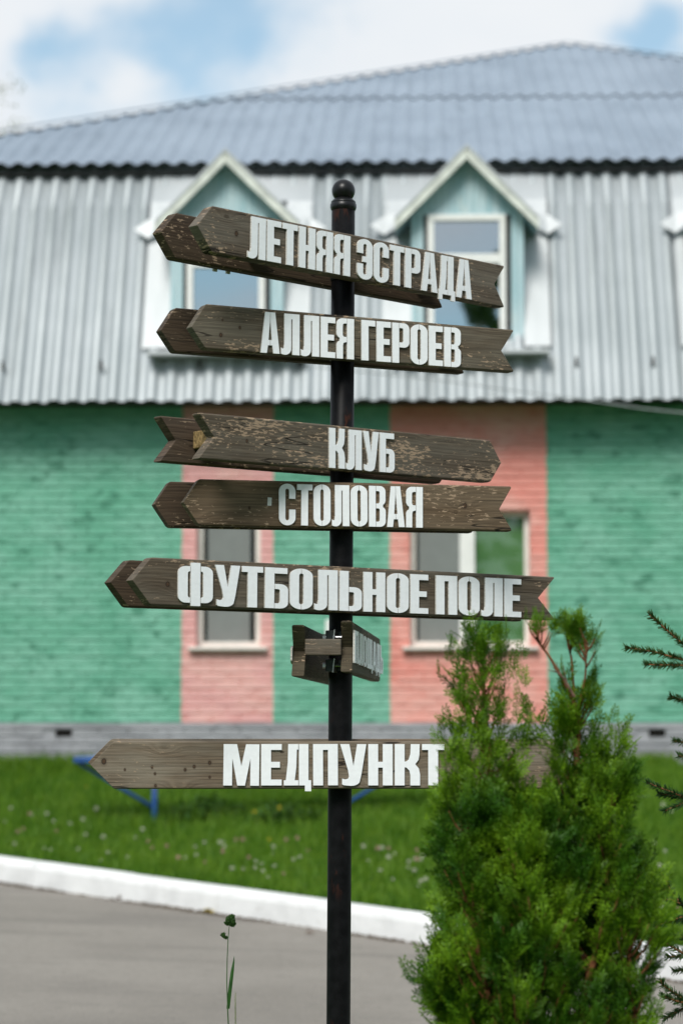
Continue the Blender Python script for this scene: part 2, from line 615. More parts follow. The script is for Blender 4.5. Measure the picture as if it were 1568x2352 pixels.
def pole_mat():
    M = Mat('black_pole_paint', .55, .10)
    P = M.coords('Object')
    r = M.noise(M.coords('Object', (14, 14, 5)), 1.0, 5, .65)
    r2 = M.noise(M.coords('Object', (2, 2, 1.6)), 1.0, 2)
    rust = M.math('MULTIPLY', M.step(r, .58, .66), M.step(r2, .45, .57))
    c = M.mix(M.step(M.noise(P, 30, 3), .3, .7), (.0035, .0035, .004), (.008, .008, .009))
    c = M.mix(M.math('MULTIPLY', rust, .8), c, (.075, .022, .010))
    sc = M.noise(M.coords('Object', (30, 30, 160)), 1.0, 2)
    c = M.mix(M.math('MULTIPLY', M.step(sc, .74, .78), .6), c, (.12, .12, .12))
    M.color(c)
    M.put(M.b.inputs['Roughness'], M.math('MULTIPLY_ADD', rust, .35, .45))
    M.bump(M.noise(P, 45, 3), .15, .003)
    return M.m


MAT_POLE = pole_mat()
MAT_BLACK = simple('black_cast_iron', (.006, .006, .007), .35, .3, var=.3, scale=20)
MAT_STEEL = simple('zinc_bolt_steel', (.45, .45, .46), .35, .5, .9, var=.2, scale=40)
MAT_STRAP = simple('dark_clamp_steel', (.03, .035, .035), .4, .5, .5, var=.3, scale=40)
MAT_SCREW = simple('rusty_screw', (.03, .022, .018), .6, .4, .4, var=.4, scale=90)
MAT_LETTER = simple('white_letter_plastic', (.83, .845, .87), .5, .4, var=.03, scale=9)
MAT_LETTEREDGE = simple('beige_letter_edge', (.56, .54, .50), .65, .3, var=.3, scale=30)  # sides of the letters, duller and more beige than the fronts
MAT_STICKER = simple('faded_paper_sticker', (.62, .62, .60), .6, var=.08, scale=40)
MAT_ENDGRAIN = simple('fresh_end_grain', (.24, .165, .075), .85, .15, var=.45, scale=120)

# ------------------------------------------------------------------ ground
KO = Vector((-.125, 15.8))               # a point on the kerb line (foot of its road face)
KT = Vector((.714, -.70)).normalized()   # along the kerb, downhill to the right
KN = Vector((.70, .714)).normalized()    # away from the camera
ZR0 = 1.55 - 1.275
BYAW = math.radians(-2.0)
BO = Vector((0.0, 22.4))                 # origin of the building's front
BXL, BXR, BDEP = -5.35, 10.8, 14.5


def zroad(x, y):
    t = (x - KO.x) * KT.x + (y - KO.y) * KT.y
    return ZR0 - .0456 * 20 * math.tanh(t / 20)


def kerb_h(t):
    return .178 - .0022 * t


def dist_building(x, y):
    c, s = math.cos(-BYAW), math.sin(-BYAW)
    dx, dy = x - BO.x, y - BO.y
    lx, ly = c * dx - s * dy, s * dx + c * dy
    ex = max(BXL - lx, 0, lx - BXR); ey = max(-ly, 0, ly - BDEP)
    return math.hypot(ex, ey)


ZB = 1.20


def ground_z(x, y):
    u = (x - KO.x) * KN.x + (y - KO.y) * KN.y
    zr = zroad(x, y)
    if u < -5.2:                         # verge on the near side of the road
        e = min(1, (-5.2 - u) / .25)
        return zr - .06 + e * .16 + .02 * mnoise.noise((x * .8, y * .8, 0))
    if u <= 0.16:
        return zr - .06
    v = max(dist_building(x, y) - .15, 0)
    w = u / (u + v + 1e-6)
    w = w * w * (3 - 2 * w) * .45 + w * .55
    far = min(1, max(0, (math.hypot(x, y - 20) - 25) / 40))
    z = (zr + .15) * (1 - w) + ZB * w
    z += .03 * mnoise.noise((x * .9, y * .9, 3.0)) * min(1, u) * min(1, v)
    return z


def hit_ground(px, py):
    d = ray(px, py); t = 5.0
    while t < 60:
        p = CAM + d * t
        if p.z <= ground_z(p.x, p.y): return p
        t += .03
    return CAM + d * 40


def axis_vals(lo, hi, dense_lo, dense_hi, dense, coarse_n):
    a = list(np.arange(dense_lo, dense_hi + 1e-6, dense))
    k = np.linspace(0, 1, coarse_n) ** 2.2
    left = [dense_lo - (dense_lo - lo) * t for t in k[1:]][::-1]
    right = [dense_hi + (hi - dense_hi) * t for t in k[1:]]
    return left + a + right


def uv_sheet(name, mat, us, ts, zf, kind='structure'):
    """sheet laid out along (KN, KT) so its edges follow the kerb"""
    V, Fc = [], []
    for t in ts:
        for u in us:
            x = KO.x + KN.x * u + KT.x * t; y = KO.y + KN.y * u + KT.y * t
            V.append((x, y, zf(x, y, u, t)))
    n = len(us)
    for i in range(len(ts) - 1):
        for j in range(n - 1):
            Fc.append((i * n + j, i * n + j + 1, (i + 1) * n + j + 1, (i + 1) * n + j))
    me = bpy.data.meshes.new(name); me.from_pydata(V, [], Fc); me.materials.append(mat)
    me.polygons.foreach_set('use_smooth', [True] * len(Fc)); me.update()
    if me.polygons[0].normal.z < 0:
        me.flip_normals()
    o = link_mesh(name, me)
    return tag(o, kind=kind)


ts_all = axis_vals(-500, 500, -16, 16, .4, 14)
us_g = axis_vals(-500, 500, -14, 16, .25, 14)
us_g = sorted(set([round(u, 3) for u in us_g] + [.165, -5.19, -5.45, .1, -5.1]))
ground = uv_sheet('lawn_ground', MAT_LAWN, us_g, ts_all, lambda x, y, u, t: ground_z(x, y))
ground.name = 'lawn'
road = uv_sheet('road', MAT_ROAD, list(np.linspace(-5.2, .01, 22)), ts_all,
                lambda x, y, u, t: zroad(x, y) + .006 * mnoise.noise((x * .7, y * .7, 1)))

# kerbs: stones 1 m long, both sides of the road
def make_kerb(name, u0, u1, t0, t1, parts_t):
    root = tag(empty(name, (KO.x + KN.x * u0, KO.y + KN.y * u0, zroad(KO.x, KO.y))), kind='structure')
    t = t0
    while t < t1:
        ln = 1.0
        h = kerb_h(t) + random.uniform(-.003, .003)
        a, b = t + .0012, t + ln - .0012
        du = random.uniform(-.003, .003)
        mb = MB()
        prof = [(u0 + du, -.12), (u0 + .010 + du, h - .055), (u0 + .020 + du, h - .028), (u0 + .038 + du, h - .009), (u0 + .065 + du, h), (u1 - .02 + du, h), (u1 + du, h - .02), (u1 + du, -.12)]
        rings = []
        for tt in (a, (a + b) / 2, b):
            bx = KO.x + KT.x * tt; by = KO.y + KT.y * tt
            zz = zroad(bx, by)
            rings.append([Vector((bx + KN.x * u, by + KN.y * u, zz + z)) - root.location for u, z in prof])
        n = len(prof)
        bidx = 0
        for R in rings: mb.v += [tuple(p) for p in R]
        for i in range(2):
            for k in range(n - 1):
                mb.f.append((i * n + k, i * n + k + 1, (i + 1) * n + k + 1, (i + 1) * n + k)); mb.m.append(0)
        mb.f.append(tuple(range(n - 1, -1, -1))); mb.m.append(0)
        mb.f.append(tuple(range(2 * n, 3 * n))); mb.m.append(0)
        o = mb.build('kerb_stone', MAT_KERB, root)
        bm = bmesh.new(); bm.from_mesh(o.data); bmesh.ops.recalc_face_normals(bm, faces=bm.faces); bm.to_mesh(o.data); bm.free()
        t += ln
    return root


make_kerb('kerb', 0.0, .155, -9, 9, None)

# ------------------------------------------------------------------ building
bld = empty('brick_building', (BO.x, BO.y, 0))
bld.rotation_euler = (0, 0, BYAW)
tag(bld, 'green and pink painted brick building with corrugated mansard roof and two attic dormers', 'building')
B_INV = Matrix.Rotation(-BYAW, 4, 'Z') @ Matrix.Translation((-BO.x, -BO.y, 0))


def L(px, py, yl=0.0):
    """building-local point on the plane y = yl seen at that pixel"""
    o = B_INV @ CAM; d = (B_INV.to_3x3() @ ray(px, py))
    p = o + d * ((yl - o.y) / d.y)
    return p


def LX(px, yl=0.0): return L(px, 1300, yl).x
def LZ(py, yl=0.0): return L(784, py, yl).z


Z_PL = LZ(1660)                # top of the plinth
Y_EV, Y_KICK, Y_TOP = -.50, .45, .84
Z_EV, Z_KICK, Z_TOPM = LZ(919, Y_EV), LZ(467, Y_KICK), LZ(372, Y_TOP)
Z_WT = Z_EV + .06
COURSE = .0755
wins = [dict(x0=LX(452), x1=LX(598), z0=LZ(1486), z1=LZ(1168)), dict(x0=LX(941), x1=LX(1217), z0=LZ(1486), z1=LZ(1174))]
VENTS = [LX(152), LX(1502), LX(152) - 3.9, LX(1502) + 3.9]

# wall core (mortar plane at y=0) with openings, then bricks standing proud of it
wall = MB()
segs_x = [BXL, wins[0]['x0'], wins[0]['x1'], wins[1]['x0'], wins[1]['x1'], BXR]
TH = .38
for i in range(5):
    a, b = segs_x[i], segs_x[i + 1]
    if i in (1, 3):
        w = wins[0 if i == 1 else 1]
        wall.box(a, b, 0, TH, Z_PL - .02, w['z0']); wall.box(a, b, 0, TH, w['z1'], Z_WT)
    else:
        wall.box(a, b, 0, TH, Z_PL - .02, Z_WT)
wall.box(BXL, BXL + TH, TH + .002, BDEP, Z_PL - .02, Z_WT)
wall.box(BXR - TH, BXR, TH + .002, BDEP, Z_PL - .02, Z_WT)
wall.box(BXL, BXR, BDEP + .002, BDEP + TH, Z_PL - .02, Z_WT)
wall_o = wall.build('wall', MAT_PAINT, bld)

pl = MB()
ZG = ZB - .6
pl.box(BXL - .03, BXR + .03, -.035, BDEP + .3, ZG, Z_PL - .05)
pl.box(BXL - .04, BXR + .04, -.055, TH, Z_PL - .05, Z_PL - .004)
plinth_o = pl.build('plinth', MAT_PLINTH, bld)


def brick_mesh(name, mat, L_=.25, H_=.0655, P_=.012, ch=.0045):
    mb = MB()
    x, z = L_ / 2, H_ / 2
    b = [(-x, .001, -z), (x, .001, -z), (x, .001, z), (-x, .001, z)]
    m = [(-x, -P_ + ch, -z), (x, -P_ + ch, -z), (x, -P_ + ch, z), (-x, -P_ + ch, z)]
    f = [(-x + ch, -P_, -z + ch), (x - ch, -P_, -z + ch), (x - ch, -P_, z - ch), (-x + ch, -P_, z - ch)]
    mb.poly(f)
    for A, C in ((m, f), (b, m)):
        for i in range(4):
            j = (i + 1) % 4
            mb.poly([A[i], A[j], C[j], C[i]])
    return mb.mesh(name, mat)


BM = [brick_mesh('brick', MAT_PAINT), brick_mesh('brick', MAT_PAINT, P_=.010, ch=.006), brick_mesh('brick', MAT_PAINT, P_=.014, ch=.0035)]
BMP = brick_mesh('brick', MAT_PLINTH, .25, .064, .012, .006)
cands, rest = [], []
row = 0
z = Z_PL + COURSE / 2 + .004
while z < Z_WT - .02:
    x = BXL + (.13 if row % 2 else 0.0)
    while x < BXR:
        a, b = x + .005, min(x + .255, BXR - .005)
        parts = [(a, b)]
        for w in wins:
            if w['z0'] - .03 < z < w['z1'] + .03:
                nx = []
                for (p, q) in parts:
                    if q <= w['x0'] or p >= w['x1']: nx.append((p, q))
                    else:
                        if p < w['x0'] - .03: nx.append((p, w['x0'] - .003))
                        if q > w['x1'] + .03: nx.append((w['x1'] + .003, q))
                parts = nx
        for (p, q) in parts:
            if q - p > .03:
                cx = (p + q) / 2
                px = 784 + cx / 22.4 * F
                py = 1680 - (z - 1.55) / 22.4 * F
                ok = -25 < px < 1593
                hid = (735 < px < 820) or (1030 < px < 1240 and py > 1600) or (1270 < px < 1350 and py > 1600)
                (cands if ok and not hid else rest).append((row, cx, z, q - p))
        x += .26
    row += 1
    z += COURSE
cands.sort(key=lambda c: (c[0], c[1]))
rest += cands[255:]
cands = cands[:255]
for (r_, cx, z, ln) in cands:
    o = link_mesh('brick', random.choice(BM), wall_o, (cx, random.uniform(-.0015, .0025), z + random.uniform(-.0015, .0015)))
    o.scale = (ln / .25, 1, 1)
    o.rotation_euler = (0, random.gauss(0, .004), random.gauss(0, .004))


def join_bricks(name, lst, protos, parent):
    V, Q = [], []
    base = 0
    for (r_, cx, z, ln) in lst:
        me = random.choice(protos)
        n = len(me.vertices)
        co = np.empty(n * 3, np.float32); me.vertices.foreach_get('co', co); co = co.reshape(-1, 3)
        co = co * np.array([ln / .25, 1, 1]) + np.array([cx, random.uniform(-.0015, .0025), z + random.uniform(-.0015, .0015)])
        V.append(co)
        Q.append(np.array([list(p.vertices) for p in me.polygons]) + base)
        base += n
    o = link_mesh(name, np_mesh(name, np.vstack(V), np.vstack(Q), protos[0].materials[0]), parent)
    o['kind'] = 'stuff'
    return o


join_bricks('brick_courses', rest, BM, wall_o)
# plinth bricks: those in view singly, the rest joined
pb, pr = [], []
z = Z_PL - .05 - .04; row = 0
while z > ZG + .3:
    x = BXL + (.13 if row % 2 else 0)
    while x < BXR - .25:
        cx = x + .13
        if row == 0 and any(abs(cx - v) < .2 for v in VENTS):
            x += .26; continue
        px = 784 + cx / 22.4 * F
        ((pb if (row < 2 and (-20 < px < 240 or 1340 < px < 1590 or (row == 0 and 240 <= px < 740))) else pr)).append((row, cx, z, .25))
        x += .26
    z -= COURSE; row += 1
for (r_, cx, z, ln) in pb:
    link_mesh('brick', BMP, plinth_o, (cx, -.035 + random.uniform(-.002, .003), z))
po = join_bricks('brick_courses', [(r_, cx, z, ln) for (r_, cx, z, ln) in pr], [BMP], plinth_o)
po.location = (0, -.035, 0)
vb = MB()
MAT_OPENING_SHADE = simple('opening_shade', (.012, .011, .010), .95, .1)  # near-black colour stands in for the shade inside vents and rooms
for v in VENTS:
    mv = MB(); mv.box(v - .075, v + .075, -.048, -.03, Z_PL - .125, Z_PL - .062)
    mv.build('vent', MAT_OPENING_SHADE, plinth_o)

# ground-floor windows
def rect_frame(mb, x0, x1, z0, z1, t, y0, y1):
    mb.box(x0, x1, y0, y1, z0, z0 + t); mb.box(x0, x1, y0, y1, z1 - t, z1)
    mb.box(x0, x0 + t, y0, y1, z0 + t + .001, z1 - t - .001); mb.box(x1 - t, x1, y0, y1, z0 + t + .001, z1 - t - .001)


def ground_window(w, panes, label):
    root = empty('window', ((w['x0'] + w['x1']) / 2, .1, w['z0']), bld)
    ox, oy, oz = root.location
    X0, X1, Z0, Z1 = w['x0'] - ox, w['x1'] - ox, w['z0'] - oz, w['z1'] - oz
    fr = MB(); rect_frame(fr, X0 + .002, X1 - .002, Z0 + .002, Z1 - .002, .05, 0, .07)
    fr.build('frame', MAT_SILL, root, bevel=.006)
    prev = None
    for (a, b, kind) in panes:
        a, b = LX(a, .1) - ox, LX(b, .1) - ox
        if prev is not None:
            mu = MB(); mu.box(prev, a, -.008, .06, Z0 + .053, Z1 - .053)
            mu.build('mullion', MAT_WINFRAME, root, bevel=.005)
        prev = b
        g = MB(); g.box(a - .012, b + .012, .035, .041, Z0 + .04, Z1 - .04)
        g.build('pane', MAT_GLASS, root)
        if kind == 'net':
            s = MB(); s.box(a - .004, b + .004, .012, .016, Z0 + .052, Z1 - .052)
            so = s.build('insect_screen', MAT_NET, root)
        else:
            s = MB(); s.box(a - .02, b + .02, .075, .08, Z0 + .03, Z1 - .03)
            s.build('green_panel', MAT_GREENPANEL, root)  # plain green sheet close behind the pane
    sl = MB(); sl.box(X0 - .07, X1 + .07, -.19, -.005, -.028, -.002)
    sl.build('sill', MAT_SILL, root, bevel=.005)
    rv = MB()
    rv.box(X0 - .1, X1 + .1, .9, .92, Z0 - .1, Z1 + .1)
    rv.build('room_backing', MAT_OPENING_SHADE, root)  # near-black sheet in place of the room's shade
    root['label'] = label
    return root


ground_window(wins[0], [(478, 574, 'net')], 'narrow white framed window with grey insect screen')
ground_window(wins[1], [(962, 1055, 'net'), (1090, 1199, 'green')], 'two-light white framed window with green right-hand pane')
# white vent cover on the green wall beside the narrow pink band
vc = MB(); vc.box(LX(748), LX(766), -.05, -.013, LZ(1462), LZ(1424))
vc.build('vent_cover', MAT_WINFRAME, bld, bevel=.006)

# corrugated sheets -----------------------------------------------------
PER = .1775


def prof(x):
    """trapezoid-ish wave, -1..1"""
    s = math.sin(2 * math.pi * x / PER)
    return max(-1, min(1, s * 1.55))


def wave(x):
    return math.sin(2 * math.pi * x / PER)


def corr_sheet(name, x0, x1, rows, amp, fn, mat, parent, n_per=12, wf=prof):
    """rows: list of functions x -> (y, z, ny, nz) base point + normal"""
    nx = max(2, int(round((x1 - x0) / PER * n_per)))
    xs = np.linspace(x0, x1, nx + 1)
    mb = MB()
    for r in rows:
        for x in xs:
            y, z, ny, nz = r(x)
            h = wf(x) * amp
            mb.v.append((x, y + ny * h, z + nz * h))
    n = nx + 1
    for i in range(len(rows) - 1):
        for j in range(nx):
            mb.f.append((i * n + j, i * n + j + 1, (i + 1) * n + j + 1, (i + 1) * n + j)); mb.m.append(0)
    return mb.build(name, mat, parent, smooth=True)


nl = Vector((0, -(Z_KICK - Z_EV), Y_KICK - Y_EV)).normalized()       # outward normals of the two mansard slopes
nu = Vector((0, -(Z_TOPM - Z_KICK), Y_TOP - Y_KICK)).normalized()
nk = (nl + nu).normalized()
SHEET_W = PER * 6
x = BXL - .55
k = 0
while x < BXR + .5:
    dz = random.uniform(-.004, .004); off = .002 * (k % 2)

    def r0(xx): return (Y_EV + nl.y * off, Z_EV + dz + nl.z * off, nl.y, nl.z)
    def rk(d):
        def f(xx):
            s = prof(xx) * .075
            zz = Z_KICK - s + d
            t = (zz - Z_EV) / (Z_KICK - Z_EV)
            if d <= 0:
                return (Y_EV + (Y_KICK - Y_EV) * t + nl.y * off, zz + nl.z * off, nl.y, nl.z)
            t2 = (zz - Z_KICK) / (Z_TOPM - Z_KICK)
            return (Y_KICK + (Y_TOP - Y_KICK) * t2 + nk.y * off, zz, nk.y, nk.z)
        return f
    def rt(xx): return (Y_TOP, Z_TOPM + .05, nu.y, nu.z)
    corr_sheet('mansard_sheet', x, x + SHEET_W + .02, [r0, rk(-.012), rk(.0125), rt], .019, None, MAT_MANSARD, bld)
    x += SHEET_W; k += 1
# mansard on the other sides (seen only from elsewhere): plain slopes
ms = MB()
xa, xb = BXL - .42, BXR + .42
ya, yb = Y_EV - .0, BDEP + .8
ins = Y_TOP - Y_EV
ms.poly([(xa, yb, Z_EV), (xa, ya, Z_EV), (xa + ins, ya + ins, Z_TOPM), (xa + ins, yb - ins, Z_TOPM)])
ms.poly([(xb, ya, Z_EV), (xb, yb, Z_EV), (xb - ins, yb - ins, Z_TOPM), (xb - ins, ya + ins, Z_TOPM)])
ms.poly([(xb, yb, Z_EV), (xa, yb, Z_EV), (xa + ins, yb - ins, Z_TOPM), (xb - ins, yb - ins, Z_TOPM)])
ms.build('mansard_slope', MAT_MANSARD, bld)
# soffit boards
sf = MB()
sf.box(xa + .06, xb - .06, Y_EV + .07, .0 - .003, Z_EV + .02, Z_EV + .05)
sf.build('soffit', MAT_SHADEWOOD, bld)

# upper hip roof ---------------------------------------------------------
Y_RE = .53                                   # upper eave line, overhanging the mansard top
Z_RE = LZ(371, Y_RE)
RCX, RHW, RRUN = L(1302, 105, 7.4).x, 7.75, 7.2
Z_AP = LZ(107, Y_RE + RRUN)
PITCHV = (Z_AP - Z_RE) / RRUN
rn = Vector((0, -PITCHV, 1)).normalized()


def hip_y(x):
    return Y_RE + RRUN * max(0.0, 1 - abs(x - RCX) / RHW)


RAMP = .018
Y_LAP = None
# lap line seen at y=225: solve on the roof plane
o_, d_ = B_INV @ CAM, B_INV.to_3x3() @ ray(1000, 226)
tt = ((Z_RE - o_.z) + PITCHV * (o_.y - Y_RE)) / (d_.z - PITCHV * d_.y)
Y_LAP = (o_ + d_ * tt).y


def roof_row(lift, ya_fn, yb_fn):
    x = RCX - RHW
    while x < RCX + RHW - .05:
        x1 = min(x + SHEET_W + .02, RCX + RHW)

        def A(xx):
            y = min(ya_fn(xx), hip_y(xx)); return (y, Z_RE + (y - Y_RE) * PITCHV + lift, 0, 1)
        def Bf(xx):
            y = min(yb_fn(xx), hip_y(xx)); return (y, Z_RE + (y - Y_RE) * PITCHV + lift * .4, 0, 1)
        if max(Bf(q)[0] - A(q)[0] for q in np.linspace(x, x1, 9)) > .02:
            corr_sheet('roof_sheet', x, x1, [A, Bf], RAMP, None, MAT_ROOF, bld, 10, wave)
        x += SHEET_W


roof_row(0.0, lambda x: Y_RE, lambda x: Y_LAP + .1)
roof_row(.016, lambda x: Y_LAP, lambda x: 99)
rs = MB()
yback = BDEP + .2
rl, rr = RCX - RHW, RCX + RHW
yr1 = yback - RRUN
rs.poly([(rl, yback, Z_RE), (rl, Y_RE, Z_RE), (RCX, Y_RE + RRUN, Z_AP), (RCX, yr1 + .3, Z_AP)])
rs.poly([(rr, Y_RE, Z_RE), (rr, yback, Z_RE), (RCX, yr1 + .3, Z_AP), (RCX, Y_RE + RRUN, Z_AP)])
rs.poly([(rr, yback, Z_RE), (rl, yback, Z_RE), (RCX, yr1 + .3, Z_AP)])
rs.build('roof_slope', MAT_ROOF, bld)
for sgn in (-1, 1):
    p0 = Vector((RCX + sgn * (RHW + .05), Y_RE - .05, Z_RE + .01)); p1 = Vector((RCX, Y_RE + RRUN, Z_AP + .012))
    d = (p1 - p0).normalized(); side = Vector((d.y, -d.x, 0)).normalized() * (-sgn)
    rc = MB()
    up = Vector((0, 0, .036))
    fr_ = Vector((sgn * -.4, -1, 0)).normalized()
    # folded strip: one flange on the front slope, one on the side slope
    fa = Vector((0, -.11, -.11 * PITCHV + .012)); sa = Vector((sgn * .11, 0, -.11 * (Z_AP - Z_RE) / RHW + .012))
    q = [p0 + up, p1 + up]
    rc.poly([p0 + up + fa, p1 + up + fa, p1 + up, p0 + up]); rc.poly([p0 + up, p1 + up, p1 + up + sa, p0 + up + sa])
    dn = Vector((0, 0, -.006))
    rc.poly([p0 + up + fa + dn, p0 + up + fa, p1 + up + fa, p1 + up + fa + dn])
    rc.build('ridge_cap', MAT_ROOF, bld)
# eave structure below the upper roof, coloured near-black for the shade there
ev = MB()
ev.box(rl + .1, rr - .1, Y_RE + .10, Y_TOP + .3, Z_RE - .09, Z_RE - .045)
ev.build('eave_board', MAT_SHADEWOOD, bld)

# snow hooks: little dark brackets in a row along the lower edge of the mansard
for px in [10, 235, 460, 690, 905, 1130, 1322, 1497]:
    py = 842 - .006 * px
    t = .0
    o_, d_ = B_INV @ CAM, B_INV.to_3x3() @ ray(px, py)
    # plane of the lower mansard slope
    P0 = Vector((0, Y_EV, Z_EV)); s_ = (P0 - o_).dot(nl) / d_.dot(nl)
    p = o_ + d_ * s_
    h = MB(); h.box(-.012, .012, -.05, 0, -.03, .0); h.box(-.012, .012, -.056, -.05, -.03, .045)
    h.build('snow_hook', MAT_SCREW, bld, (p.x, p.y + nl.y * .018, p.z))


# dormers ------------------------------------------------------------------
def mans_y(zz):
    if zz < Z_KICK: return Y_EV + (Y_KICK - Y_EV) * (zz - Z_EV) / (Z_KICK - Z_EV)
    return Y_KICK + (Y_TOP - Y_KICK) * (zz - Z_KICK) / (Z_TOPM - Z_KICK)


def dormer(ax, label, top=333, dx=0):
    """ax: pixel x of the apex; all offsets as on the right-hand dormer (apex at 1075)"""
    D = -.22
    YB = -.40
    k = lambda p: LX(p - 1075 + ax, D)
    root = empty('dormer', (k(1075), D, LZ(812, D)), bld)
    ox, oy, oz = root.location
    X = lambda p: k(p) - ox
    Zd = lambda p, y=D: LZ(p - 333 + top if p < 700 else p, y) - oz
    XB = lambda p: LX(p - 1075 + ax, YB) - ox
    ZBf = lambda p: LZ(p - 333 + top, YB) - oz
    # flat bright flashing sheets to either side, lying on the mansard
    fl = MB()
    for (a, b) in ((882, 946), (1207, 1268)):
        xa_, xb_ = X(a), X(b)
        lo, kk, hi = LZ(812, 0) - .0, Z_KICK, Z_TOPM - .01
        pts = [(mans_y(lo) + nl.y * .034, lo + nl.z * .034), (Y_KICK + nk.y * .036, kk + nk.z * .036), (Y_TOP + nu.y * .034, hi + nu.z * .034)]
        for (p, q) in zip(pts, pts[1:]):
            fl.poly([(xa_, p[0] - oy, p[1] - oz), (xb_, p[0] - oy, p[1] - oz), (xb_, q[0] - oy, q[1] - oz), (xa_, q[0] - oy, q[1] - oz)])
    # between the flashings above the dormer
    kk, hi = Z_KICK - .12, Z_TOPM - .01
    pts = [(Y_KICK + nk.y * .037, Z_KICK + nk.z * .037), (Y_TOP + nu.y * .036, hi + nu.z * .036)]
    p, q = pts
    fl.poly([(X(946), p[0] - oy, p[1] - oz), (X(1207), p[0] - oy, p[1] - oz), (X(1207), q[0] - oy, q[1] - oz), (X(946), q[0] - oy, q[1] - oz)])
    fl.build('flashing', MAT_FLASH, root)
    # tails of the valley gutters, kicked out beyond the roof edge
    for sg in (-1, 1):
        f = MB()
        P = lambda p: (sg * (p - 1075) + 1075)
        yv = mans_y(LZ(480)) - .13 - oy
        pts = [(X(P(1238)), yv - .02, Zd(470)), (X(P(1262)), yv - .01, Zd(468)), (X(P(1303)), yv - .05, Zd(497)), (X(P(1268)), yv - .08, Zd(521)), (X(P(1240)), yv - .08, Zd(503))]
        if sg < 0: pts = pts[::-1]
        f.poly(pts)
        f.poly([(a, b + .006, c - .004) for a, b, c in pts[::-1]])
        f.build('valley_gutter', MAT_FLASH, root)
    # cheeks + front wall backing
    w = MB()
    w.box(X(946), X(946) + .03, .012, 1.25, .0, Zd(498)); w.box(X(1207) - .03, X(1207), .012, 1.25, 0, Zd(498))
    w.build('side_wall', MAT_TEAL, root)
    wx0, wx1, wz1, wz0 = X(984), X(1165), Zd(496), Zd(798)
    # vertical boards on the front, cut round the window and to the gable slope
    gx0, gx1, gz = X(946), X(1207), Zd(500)
    apx, apz = 0.0, Zd(352)
    x = gx0
    bw = (gx1 - gx0) / 18
    for i in range(18):
        a, b = gx0 + i * bw, gx0 + (i + 1) * bw - .004
        top_ = lambda xx: gz + (apz - gz) * (1 - abs(xx - apx) / (gx1 - apx) * .999)
        for (lo, hi) in ([(0.0, None)] if (b < wx0 or a > wx1) else [(wz1 + .004, None), (.0, wz0 - .004)]):
            mb = MB()
            if hi is None:
                m_ = (a + b) / 2
                pts = [(a, lo), (b, lo), (b, max(lo + .01, top_(b))), (a, max(lo + .01, top_(a)))]
            else:
                if hi - lo < .01: continue
                pts = [(a, lo), (b, lo), (b, hi), (a, hi)]
            mb.prism(pts, random.uniform(-.003, .003), .02)
            mb.build('plank', MAT_TEAL, root)
    bk = MB(); bk.prism([(gx0 + .03, 0), (wx0, 0), (wx0, gz), (wx1, gz), (wx1, 0), (gx1 - .03, 0), (gx1 - .03, gz - .02), (apx, apz - .05), (gx0 + .03, gz - .02)], .022, .04)
    bk.build('backing_board', MAT_SHADEWOOD, root)
    # window
    fr = MB(); rect_frame(fr, wx0, wx1, wz0, wz1, .058, -.035, .05)
    rz = Zd(597)
    fr.box(wx0 + .059, wx1 - .059, -.03, .045, rz - .045, rz + .045)
    fr.build('window_frame', MAT_WINFRAME, root, bevel=.005)
    for (a, b) in ((wz0 + .05, rz - .04), (rz + .04, wz1 - .05)):
        g = MB(); g.box(wx0 + .05, wx1 - .05, .005, .011, a, b)
        o = g.build('pane', MAT_GLASS_ATTIC, root)
        o.rotation_euler = (random.uniform(-.004, .004), 0, random.uniform(-.004, .004))
    dk = MB(); dk.box(gx0 + .05, gx1 - .05, .5, .52, 0, gz); dk.build('room_backing', MAT_OPENING_SHADE, root)
    # roof slabs + bargeboards
    yf = YB - oy
    for sg in (-1, 1):
        P = lambda p: (sg * (p - 1075) + 1075)
        ex, ez = XB(P(1243)), ZBf(499)
        az = ZBf(333)
        r = MB()
        nx = Vector((sg * (az - ez), abs(ex))).normalized() * .022
        pts = [(0, az), (ex, ez), (ex - nx.x * 1, ez - nx.y * 1), (0, az - .03)]
        if sg > 0: pts = pts[::-1]
        r.prism(pts, yf - .012, 1.75)
        r.build('roof_slab', MAT_FLASH, root)
        bq = MB()
        th = .105
        pts = [(sg * .0015, az - .032), (ex, ez - .024), (ex, ez - .02 - th), (sg * .0015, az - .032 - th)]
        if sg > 0: pts = pts[::-1]
        bq.prism(pts, yf - .002, yf + .028)
        bq.build('bargeboard', MAT_BARGE, root, bevel=.004)
        s2 = MB()                                  # teal soffit under the overhang
        pts = [(sg * .002, az - .06), (ex, ez - .05), (ex, ez - .062), (sg * .002, az - .072)]
        if sg > 0: pts = pts[::-1]
        s2.prism(pts, yf + .03, 1.2)
        s2.build('soffit', MAT_TEAL, root)
    ap = MB()
    ap.box(X(900), X(1262), -.30, .02, -.05, -.012); ap.build('apron', MAT_FLASH, root, bevel=.004)
    root['label'] = label
    return root


dormer(1075, 'right-hand dormer with teal gable boards and white two-light window')
dormer(517, 'left-hand dormer with teal gable boards, window half hidden by the signs', 338)
dormer(1762, 'third dormer, only the tip of its gutter showing')

# cable drooping along the front
cb = MB()
pts = [at(px, py, 21.7) for px, py in ((700, 840), (1000, 872), (1180, 897), (1320, 915), (1400, 927), (1480, 939), (1568, 948), (1680, 955))]
cb.tube(pts, .006, 6)
tag(cb.build('overhead_cable', simple('grey_cable_sheath', (.30, .32, .33), .6)), 'thin grey cable drooping across the eave on the right', 'cable')

